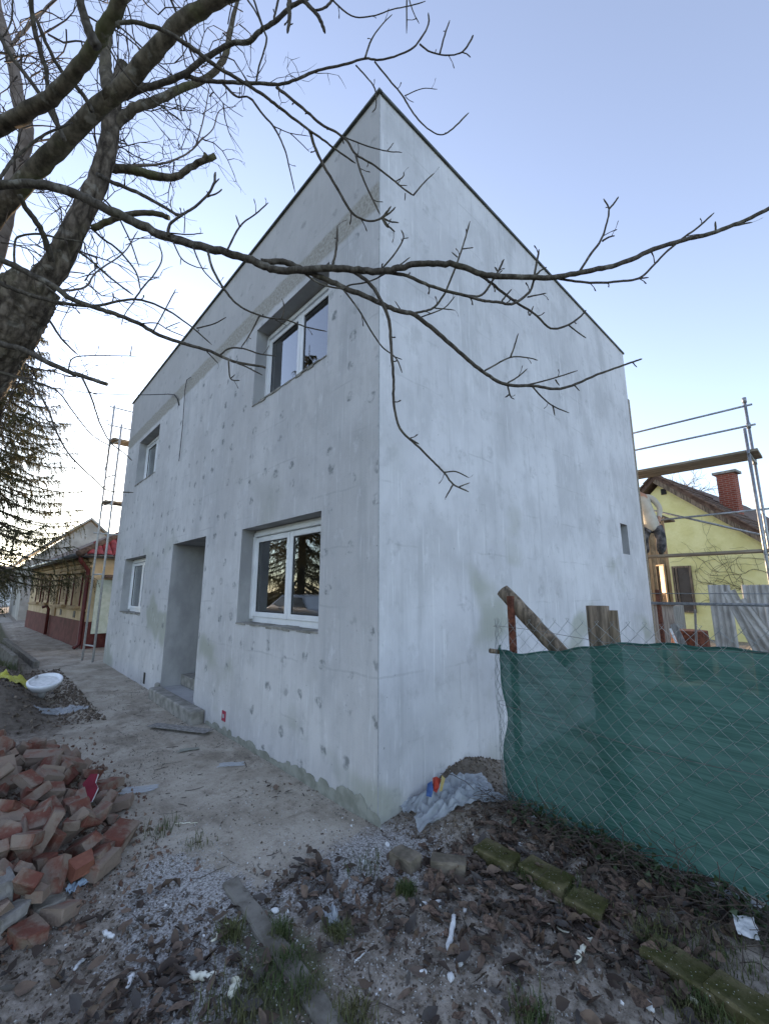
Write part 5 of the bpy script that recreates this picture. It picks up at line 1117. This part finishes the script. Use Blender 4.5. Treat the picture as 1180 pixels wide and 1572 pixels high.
# washbasin turned face up, on its pedestal stump
bs = thing('washbasin', 'discarded white washbasin resting on the earth bank', 'basin'); q = onz(68, 1052, .22)
prof = [(.02, .10), (.10, .105), (.17, .125), (.205, .165), (.215, .185), (.235, .187), (.25, .175), (.245, .14), (.20, .05), (.12, .0), (.05, -.02)]
m = MB(); ns = 28
for i in range(ns):
    a = 6.2832 * i / ns; sq = 1.15 if math.sin(a) < 0 else 1.0
    for r_, z in prof: m.v.append((r_ * math.cos(a) * 1.12, r_ * math.sin(a) * sq * .92, z))
npf = len(prof)
for i in range(ns):
    for j in range(npf - 1): m.f.append((i * npf + j, ((i + 1) % ns) * npf + j, ((i + 1) % ns) * npf + j + 1, i * npf + j + 1)); m.m.append(0)
m.f.append(tuple(i * npf for i in range(ns))); m.m.append(0); m.f.append(tuple(i * npf + npf - 1 for i in range(ns))); m.m.append(0)
m.build('bowl', MT['ceramic'], bs, True, True)
m = MB(); m.tube([(0, 0, .135), (0, 0, .150)], [.19, .205], 24); m.build('frozen_water', MT['white_bit'], bs)
m = MB(); m.tube([(0, .02, -.16), (0, .02, -.05), (0, .02, .02)], [.055, .065, .085], 14); m.build('outlet', MT['ceramic'], bs, True)
m = MB(); m.tube([(-.02, .17, .18), (-.02, .17, .21)], [.03, .026], 12); m.build('tap_hole', MT['pvc_grey'], bs, True)
bs.location = (q.x, q.y, gz1(q.x, q.y) + .13); bs.rotation_euler = (R(14), R(-12), .6); bs.scale = (.82, .82, .82)
# concrete kerbs
def kerb(a, b, wd_, h, label, mat='kerb_concrete', seed=0, name='concrete_kerb'):
    a = Vector(a); b = Vector(b); d = (b - a).normalized(); s_ = Vector((-d.y, d.x, 0)); n = max(4, int((b - a).length / .06)); m = MB(); rg2 = random.Random(seed)
    for i in range(n + 1):
        p = a.lerp(b, i / n); zb = .3 * gz1(p.x, p.y); jj = [rg2.gauss(0, .0022) for _ in range(4)]
        for sx, zz in ((-1, -.1), (-1, h - .008), (-.85, h), (.85, h), (1, h - .008), (1, -.1)):
            q = p + s_ * sx * wd_ / 2; m.v.append((q.x + jj[0], q.y + jj[1], zb * .5 + zz + jj[2]))
    for i in range(n):
        for j in range(5): k = i * 6 + j; m.f.append((k, k + 6, k + 7, k + 1)); m.m.append(0)
    m.f.append((0, 1, 2, 3, 4, 5)); m.m.append(0); m.f.append(tuple(n * 6 + j for j in (5, 4, 3, 2, 1, 0))); m.m.append(0)
    return tag(m.build(name, MT[mat], None, False, True), label, 'kerb')
kerb((-.985, .13, 0), (-1.06, -1.35, 0), .09, .024, 'broken concrete kerb running to the bottom edge through the grass', seed=1)
kerb((-1.19, 9.5, 0), (-1.52, 16.0, 0), .10, .13, 'long concrete garden kerb right of the grass verge', seed=2)
kerb((-1.56, 9.3, 0), (-1.74, 12.3, 0), .09, .30, 'short concrete garden kerb behind the yellow bag', seed=3)
board('steel_strip', Vector((-.52, 3.45, .03)), Vector((-.12, 2.72, .035)), .14, .008, 'grey_wood', 'thin board lying on the path by the doorstep', 'board', (0, 0, 1))
# mossy bricks: two loose, the rest an edging row
def blk(px, py, size, mat, seed, rz, z=.05, dz=.03): 
    q = onz(px, py, z); o = link('brick', rock_mesh('brick', size, mat, seed, 2, .06, 2, wob=.022)); put(o, q.x, q.y, dz, rz); return o
tag(blk(622, 1314, (.11, .17, .075), 'grey_brick', 71, .1), 'loose grey brick nearest the wall corner', 'brick')
tag(blk(688, 1322, (.20, .10, .075), 'grey_brick', 72, -.95), 'loose grey brick beside the plastic sack', 'brick')
edg = thing('brick_edging', 'row of mossy bricks edging the ground along the fence', 'edging', loc=(.33, -1.0, 0)); bpy.context.view_layer.update()
for i, (px_, py_, L_, rz) in enumerate(((763, 1312, .25, 1.55), (838, 1343, .27, 1.5), (900, 1384, .17, 1.62), (1050, 1482, .30, 1.42), (1150, 1545, .25, 1.35), (1235, 1590, .25, 1.4))):
    parented(blk(px_, py_, (L_, .15, .075), 'moss_brick', 80 + i, rz, .04, .012), edg)
# foam drips, stones and white scraps, each one its own
def foam_strip(px, py, L_, wd_, rz, label, seed, mat='foam', name='foam_scrap', blob=0.0, z=.02, cat='foam'):
    q = onz(px, py, z); rg2 = random.Random(seed); n = 9; pts = []; rad = []
    for i in range(n + 1):
        k = i / n - .5; x = q.x + math.cos(rz) * k * L_ + rg2.gauss(0, .004); y = q.y + math.sin(rz) * k * L_ + rg2.gauss(0, .004)
        rr_ = wd_ / 2 * rg2.uniform(.7, 1.15) * (1 if .08 < i / n < .92 else .6); rr_ += blob * math.exp(-((i / n - .9) / .16) ** 2); pts.append((x, y, gz1(x, y) + .012 + rr_ * .5)); rad.append(rr_)
    m = MB(); m.tube(pts, rad, 8, jit=.12, rg=rg2); return tag(m.build(name, MT[mat], None, True), label, cat)
def pxd(a, b, z=.02): q = onz(*b, z) - onz(*a, z); return q.length, math.atan2(q.y, q.x)
for a, b, wd_, lab, sd_, mat, blob in (
    ((292, 1494), (332, 1496), .03, 'cream foam strip lying flat in the grass left of the kerb', 1, 'foam', 0),
    ((352, 1535), (366, 1503), .03, 'cream foam piece standing by the grass tuft near the bottom edge', 2, 'foam', .004),
    ((325, 1448), (352, 1425), .014, 'club-shaped foam stick beside the broken kerb', 3, 'foam', .010),
    ((837, 1411), (900, 1450), .010, 'long thin foam drip among the dead leaves', 4, 'foam', .0),
    ((883, 1476), (908, 1440), .026, 'thick foam drip crossing the thin one in the leaves', 5, 'foam', 0),
    ((687, 1458), (697, 1402), .024, 'white speckled plastic strip lying in the leaf litter', 6, 'white_bit', 0),
    ((1052, 1520), (1070, 1535), .022, 'cream foam crumb below the large mossy brick', 7, 'foam', 0),
    ((113, 1488), (131, 1469), .014, 'narrow pale splinter among leaves at lower left', 8, 'white_bit', 0),
    ((195, 1522), (204, 1496), .018, 'white shard standing in the leaves left of the cream foam', 9, 'white_bit', 0),
    ((545, 1475), (558, 1459), .006, 'slim white stick in the gravel below the plastic wrapper', 10, 'white_bit', 0),
    ((270, 1263), (305, 1262), .006, 'thin pale straw lying across the path', 11, 'foam', 0),
    ((160, 1432), (172, 1441), .02, 'white pebble-like scrap under the brick heap', 12, 'white_bit', 0)):
    L_, rz = pxd(a, b); foam_strip((a[0] + b[0]) / 2, (a[1] + b[1]) / 2, L_, wd_, rz, lab, sd_, mat, 'foam_scrap' if mat == 'foam' else 'white_scrap', blob, cat='foam' if mat == 'foam' else 'scrap')
for px_, py_, s_, lab in ((673, 1385, .042, 'largest egg-shaped white stone right of the grass tuft'), (650, 1387, .03, 'white stone just left of the egg-shaped one'), (702, 1475, .03, 'white chip below the speckled plastic strip'), (692, 1498, .03, 'pale chip under the leaves in front centre'), (422, 1398, .028, 'cream chip in the dark leaves by the kerb end'), (995, 1540, .034, 'white stone between dead leaves at lower right'), (830, 1277, .03, 'small white crumb below the fence corner'), (713, 1392, .022, 'small white pebble right of the egg-shaped stone'), (648, 1493, .028, 'white pebble lowest in the grit'), (560, 1322, .03, 'white chip on the path end near the wall corner'), (799, 1306, .02, 'white crumb between the mossy edging bricks'), (595, 1296, .03, 'white chip at the very foot of the wall corner')):
    q = onz(px_, py_, .02); o = link('white_stone', pebble_mesh('white_stone', (s_ * 1.6, s_ * 1.1, s_ * .9), 'white_bit', int(px_ + py_))); put(o, q.x, q.y, s_ * .3, rnd.uniform(0, 3)); tag(o, lab, 'stone')

# ------------------------------------------------------------------ litter: leaves, grit, crumbs, grass
def leaf_mesh(seed):
    rg2 = random.Random(seed); m = MB(); n = 6; curl = rg2.uniform(-.7, 1.5); fold = rg2.uniform(.2, 1.1); bend = rg2.uniform(-.6, .6); ar = rg2.uniform(.38, .6)
    for i in range(n + 1):
        k = i / n; w_ = ar * math.sin(math.pi * (k * .97 + .03) ** .8) ** 1.15 * .5 * rg2.uniform(.88, 1.1); z = .18 * curl * (4 * (k - .5) ** 2); y = bend * .25 * math.sin(math.pi * k)
        m.v += [(k - .5, y - w_, z + w_ * fold + rg2.gauss(0, .015)), (k - .5, y, z), (k - .5, y + w_, z + w_ * fold * rg2.uniform(.3, 1.4) + rg2.gauss(0, .015))]
    for i in range(n):
        for j in range(2): a = i * 3 + j; m.f.append((a, a + 3, a + 4, a + 1)); m.m.append(0)
    return m
LM = [leaf_mesh(s) for s in range(10)]; LME = [q.mesh('leaf', MT['dead_leaf'], True) for q in LM]
def leafzone(x, y):     # where the walnut leaves lie thick
    n = .5 + 1.6 * fbm(x * 3, y * 3, 3, 71)
    a = sstep(-.35, .05, x + .25 * (y + 1)) * sstep(-.45, -.85, y) + .35 * sstep(-.95, -.6, x) * sstep(-.25, -.6, y + .25 * x); b = np.exp(-((x + 1.45) / .4) ** 2 - ((y + .35) / .28) ** 2); c_ = 1.1 * np.exp(-((x + .68) / .22) ** 2 - ((y + .16) / .16) ** 2)
    d = .28 * np.exp(-((x - .55) / .25) ** 2) * sstep(-.1, -.4, y); e = .6 * np.exp(-((x + .22) / .12) ** 2 - ((y - 1.0) / .22) ** 2); f = .35 * sstep(-1.1, -1.4, x) * sstep(.6, .2, y); g = .35 * sstep(-1.0, -1.3, x) * sstep(3.6, 4.3, y) * sstep(9, 6, y)
    return np.max([a, b, c_, d, e, f, g], axis=0) * (n + .25)
rg = random.Random(99); LS = MB(); nl = 0; ind = 0; rs = np.random.RandomState(5); NT_ = 40000
pick = rs.rand(NT_) < .8; LX = np.where(pick, rs.uniform(-1.95, .9, NT_), rs.uniform(-2, 0, NT_)); LY = np.where(pick, rs.uniform(-1.85, .45, NT_), rs.uniform(.3, 7.5, NT_)); okl = rs.rand(NT_) < leafzone(LX, LY)
for x, y in zip(LX[okl].tolist(), LY[okl].tolist()):
    if x > .0 and y > -.02: continue
    L_ = rg.choice((rg.uniform(.02, .05), rg.uniform(.035, .085), rg.uniform(.06, .10))) * (1 if y < 1 else .8); near = y < -.35 and x > -.75 and L_ > .075
    M4 = Matrix.Translation((x, y, gz1(x, y) + rg.uniform(.006, .03))) @ Euler((rg.gauss(0, rg.choice((.2, .8))), rg.gauss(0, rg.choice((.15, .5))), rg.uniform(0, 6.28))).to_matrix().to_4x4() @ Matrix.Diagonal((L_, L_ * rg.uniform(.6, 1.2), L_ * rg.uniform(.25, .9), 1))
    k = rg.randrange(10)
    if near and ind < 260:
        o = link('leaf', LME[k], ground); o.matrix_local = M4; ind += 1
    else: LS.add([M4 @ Vector(v) for v in LM[k].v], LM[k].f)
    nl += 1
    if nl > 3000: break
o = LS.build('leaf_litter', MT['leaf_mass'], None, True); tag(o, 'brown dead walnut leaves strewn over the yard', 'leaves', kind='stuff')
OCT = ([(1, 0, 0), (-1, 0, 0), (0, 1, 0), (0, -1, 0), (0, 0, 1), (0, 0, -.6)], [(0, 2, 4), (2, 1, 4), (1, 3, 4), (3, 0, 4), (2, 0, 5), (1, 2, 5), (3, 1, 5), (0, 3, 5)])
def scatter(name, n, region, dens, size, mat, label, cat, seed):
    rg2 = random.Random(seed); m = MB(); k = 0; X_ = np.array([rg2.uniform(region[0], region[1]) for _ in range(n * 4)]); Y_ = np.array([rg2.uniform(region[2], region[3]) for _ in range(n * 4)])
    D_ = dens(X_, Y_); Z_ = zg(X_, Y_)
    for x, y, d, z in zip(X_, Y_, D_, Z_):
        if rg2.random() > d: continue
        s_ = rg2.uniform(*size) * rg2.choice((.6, 1, 1, 1.5)); E3 = Euler((rg2.uniform(0, 6), rg2.uniform(0, 6), rg2.uniform(0, 6))).to_matrix()
        m.add([Vector((x, y, z + s_ * .2)) + E3 @ Vector((v[0] * s_ * rg2.uniform(.7, 1.3), v[1] * s_ * rg2.uniform(.6, 1), v[2] * s_ * .6)) for v in OCT[0]], OCT[1]); k += 1
        if k >= n: break
    return tag(m.build(name, MT[mat]), label, cat, kind='stuff')
def gritd(x, y):
    n = .5 + 1.5 * fbm(x * 4, y * 4, 3, 51)
    return n * (np.exp(-((x + 1.25) / .30) ** 2 - ((y - .05) / .62) ** 2) + .9 * np.exp(-((x + .35) / .45) ** 2 - ((y + .35) / .35) ** 2) + .10 + .25 * sstep(-.2, -.5, y))
scatter('grit', 12000, (-1.9, .7, -1.6, 1.3), gritd, (.0025, .006), 'grit_pale', 'pale plaster grit scattered over the front of the yard', 'grit', 1)
scatter('soil_crumbs', 11000, (-2.0, .8, -1.7, 1.2), lambda x, y: .05 + .8 * sstep(.05, -.35, y + .3 * (x + .5)) + .6 * sstep(-1.05, -1.3, x), (.003, .010), 'crumb_dark', 'dark crumbs of soil and chopped leaf on the ground', 'soil', 2)
scatter('wall_crumbs', 1500, (.05, 1.4, -.55, .0), lambda x, y: .6 + 0 * x, (.004, .014), 'crumb_dark', 'loose earth clods heaped along the side wall', 'soil', 3)
scatter('path_gravel', 2600, (-1.3, .0, -.2, 7), lambda x, y: .05 + .75 * np.clip(.5 + 2.4 * fbm(x * 2.5, y * 2.5, 3, 61), 0, 1) ** 3 + .5 * np.exp(-(x / .06) ** 2), (.003, .008), 'kerb_concrete', 'small gravel scattered on the trodden path', 'gravel', 4)
scatter('bank_rubble', 1800, (-2.0, -.85, 4.2, 9), lambda x, y: .15 + .8 * np.exp(-((x + 1.0) / .25) ** 2), (.008, .03), 'crumb_dark', 'dark clods and twigs on the earth bank by the basin', 'soil', 5)
scatter('white_crumbs', 420, (-1.8, .9, -1.6, .3), lambda x, y: .3 + .5 * np.clip(.5 + 2 * fbm(x * 3, y * 3, 2, 66), 0, 1), (.003, .008), 'white_bit', 'tiny white foam crumbs dotted through the litter', 'crumbs', 6)
scatter('brick_crumbs', 3000, (-2.3, -1.05, .3, 3.7), lambda x, y: .15 + .8 * sstep(-.25, .35, 1 - ((x + 2.25) / 1.1) ** 2 - ((y - 1.85) / 1.75) ** 2), (.006, .022), 'brick_dust', 'broken brick crumbs and dust round the brick heap', 'rubble', 8)
def grass(name, spots, label, seed, hgt=(.03, .09), mat='grass_blade'):
    rg2 = random.Random(seed); m = MB()
    for cx, cy, sp_, n in spots:
        for _ in range(n):
            x = cx + rg2.gauss(0, sp_); y = cy + rg2.gauss(0, sp_); h = rg2.uniform(*hgt); a = rg2.uniform(0, 6.28); ln = rg2.uniform(.15, .9); w_ = rg2.uniform(.0012, .0024); z = gz1(x, y)
            d = Vector((math.cos(a), math.sin(a), 0)); s_ = Vector((-d.y, d.x, 0)) * w_; p0 = Vector((x, y, z - .004)); p1 = p0 + d * h * ln * .35 + Vector((0, 0, h * .6)); p2 = p0 + d * h * ln + Vector((0, 0, h * (1 - .35 * ln)))
            m.add([p0 - s_, p0 + s_, p1 + s_ * .8, p1 - s_ * .8, p2], [(0, 1, 2, 3), (3, 2, 4)])
    return tag(m.build(name, MT[mat]), label, 'grass', kind='stuff')
def gp(px, py): q = onz(px, py); return q.x, q.y
tag(grass('grass_tuft', [(*gp(622, 1373), .026, 420)], 'round green grass tuft in the grit before the loose bricks', 5, (.03, .07)))
grass('grass', [(*gp(px_, py_), s_, n) for px_, py_, s_, n in ((400, 1545, .09, 380), (350, 1570, .07, 150), (440, 1480, .03, 120), (470, 1530, .03, 160), (540, 1568, .04, 200), (355, 1440, .03, 250), (430, 1440, .025, 200), (520, 1440, .03, 200), (250, 1275, .06, 110), (300, 1300, .05, 60), (880, 1385, .05, 260), (800, 1350, .03, 160), (1000, 1450, .06, 300), (1075, 1555, .05, 350), (810, 1560, .04, 160), (1100, 1480, .08, 250), (560, 1335, .05, 80))], 'sparse green grass sprouting by the kerbs and bricks', 6)
NT('ivy_leaf', .5, .4).color((.035, .055, .02)); IV = MB(); rg = random.Random(41)
for _ in range(1500):
    s_ = rg.uniform(LF_ - 2.7, LF_ - .45); p, nr_ = fpt(s_); q = p + nr_ * abs(rg.gauss(.04, .10)); h = gz1(q.x, q.y) + abs(rg.gauss(0, .05)); L_ = rg.uniform(.012, .03); M3 = Euler((rg.gauss(0, .7), rg.gauss(0, .7), rg.uniform(0, 6.28))).to_matrix()
    IV.add([Vector((q.x, q.y, h)) + M3 @ Vector(v) * L_ for v in ((-.2, 0, 0), (.1, -.75, .15), (.55, -.35, 0), (1.1, 0, -.1), (.55, .35, 0), (.1, .75, .15))], [(0, 1, 2, 3, 4, 5)])
tag(IV.build('ivy', MT['ivy_leaf']), 'low dark green creeper at the foot of the fence', 'ivy', kind='stuff')
rg = random.Random(8)
grass('verge_grass', [(rg.uniform(-2.6, -1.65), rg.uniform(8.5, 17), .12, 90) for _ in range(70)], 'rough grass on the verge beside the garden kerbs', 7, (.06, .22))
# dry stems and dead vine tangle at the foot of the fence
DR = MB(); rg = random.Random(31)
for _ in range(420):
    s = rg.uniform(LF_ - 2.6, LF_ - .25); p, nr_ = fpt(s); q = p + nr_ * rg.uniform(.0, .28); z = gz1(q.x, q.y); d = Vector((rg.gauss(0, 1), rg.gauss(0, 1), rg.uniform(-.1, .6))).normalized(); pts = [Vector((q.x, q.y, z + rg.uniform(0, .10)))]
    for i in range(6):
        d = (d + Vector((rg.gauss(0, .35), rg.gauss(0, .35), rg.gauss(-.12, .25)))).normalized(); n_ = pts[-1] + d * rg.uniform(.03, .07); n_.z = max(n_.z, gz1(n_.x, n_.y) + .004); pts.append(n_)
    DR.tube(pts, rg.uniform(.001, .0028), 3, cap=False, rg=rg)
tag(DR.build('dry_stems', MT['bark_twig']), 'tangle of dry stems along the foot of the fence', 'stems', kind='stuff')
ST = MB()
for _ in range(160):
    x = rg.uniform(-1.5, .2); y = rg.uniform(-.5, 6) if rg.random() < .6 else rg.uniform(-1.4, .3); a = rg.uniform(0, 6.28); L_ = rg.uniform(.03, .16); pts = []
    for i in range(4): xx = x + math.cos(a) * L_ * i / 3; yy = y + math.sin(a) * L_ * i / 3; a += rg.gauss(0, .15); pts.append((xx, yy, gz1(xx, yy) + .006))
    if max(p_[0] for p_ in pts) > -.02 and y > -.05: continue
    ST.tube(pts, rg.uniform(.001, .0025), 4, cap=False, rg=rg)
tag(ST.build('fallen_twigs', MT['bark_twig']), 'thin fallen twigs scattered on the path', 'twigs', kind='stuff')

# ------------------------------------------------------------------ car across the street (shows in the window reflections)
car = thing('parked_car', 'white car parked across the street, mirrored in the window', 'car', loc=(-6.4, 11.3, 0), rot=(0, 0, 0))
side = [(-2.1, .35), (-2.15, .75), (-1.95, .92), (-1.2, 1.0), (-.65, 1.42), (.9, 1.47), (1.55, 1.05), (2.05, .95), (2.15, .6), (2.1, .35)]
m = MB()
for sx in (-.84, .84):
    for y, z in side: m.v.append((sx * (1 if z < 1.1 else .82), y, z))
n = len(side); m.f.append(tuple(range(n))); m.m.append(0); m.f.append(tuple(range(2 * n - 1, n - 1, -1))); m.m.append(0)
for i in range(n): m.f.append((i, n + i, n + (i + 1) % n, (i + 1) % n)); m.m.append(0)
bevel(m.build('body', MT['car_white'], car, False, True), .06, 3)
for sx in (-1, 1):
    for y0, y1, y2, y3 in ((-1.05, -.58, .1, .1), (.16, .16, .82, 1.38)):
        m = MB(); m.add([(sx * .835, y0, 1.04), (sx * .835, y3, 1.04), (sx * .725, y2, 1.38), (sx * .725, y1, 1.38)], [(0, 1, 2, 3)]); o = m.build('window', MT['dark_glass'], car); o.location.x = sx * .012
    for y in (-1.35, 1.3):
        m = MB(); m.tube([(sx * .66, y, .31), (sx * .87, y, .31)], .31, 20); wl = m.build('wheel', MT['tyre'], car, True); m = MB(); m.tube([(sx * .872, y, .31), (sx * .885, y, .31)], .19, 16); m.build('rim', MT['galv'], wl)
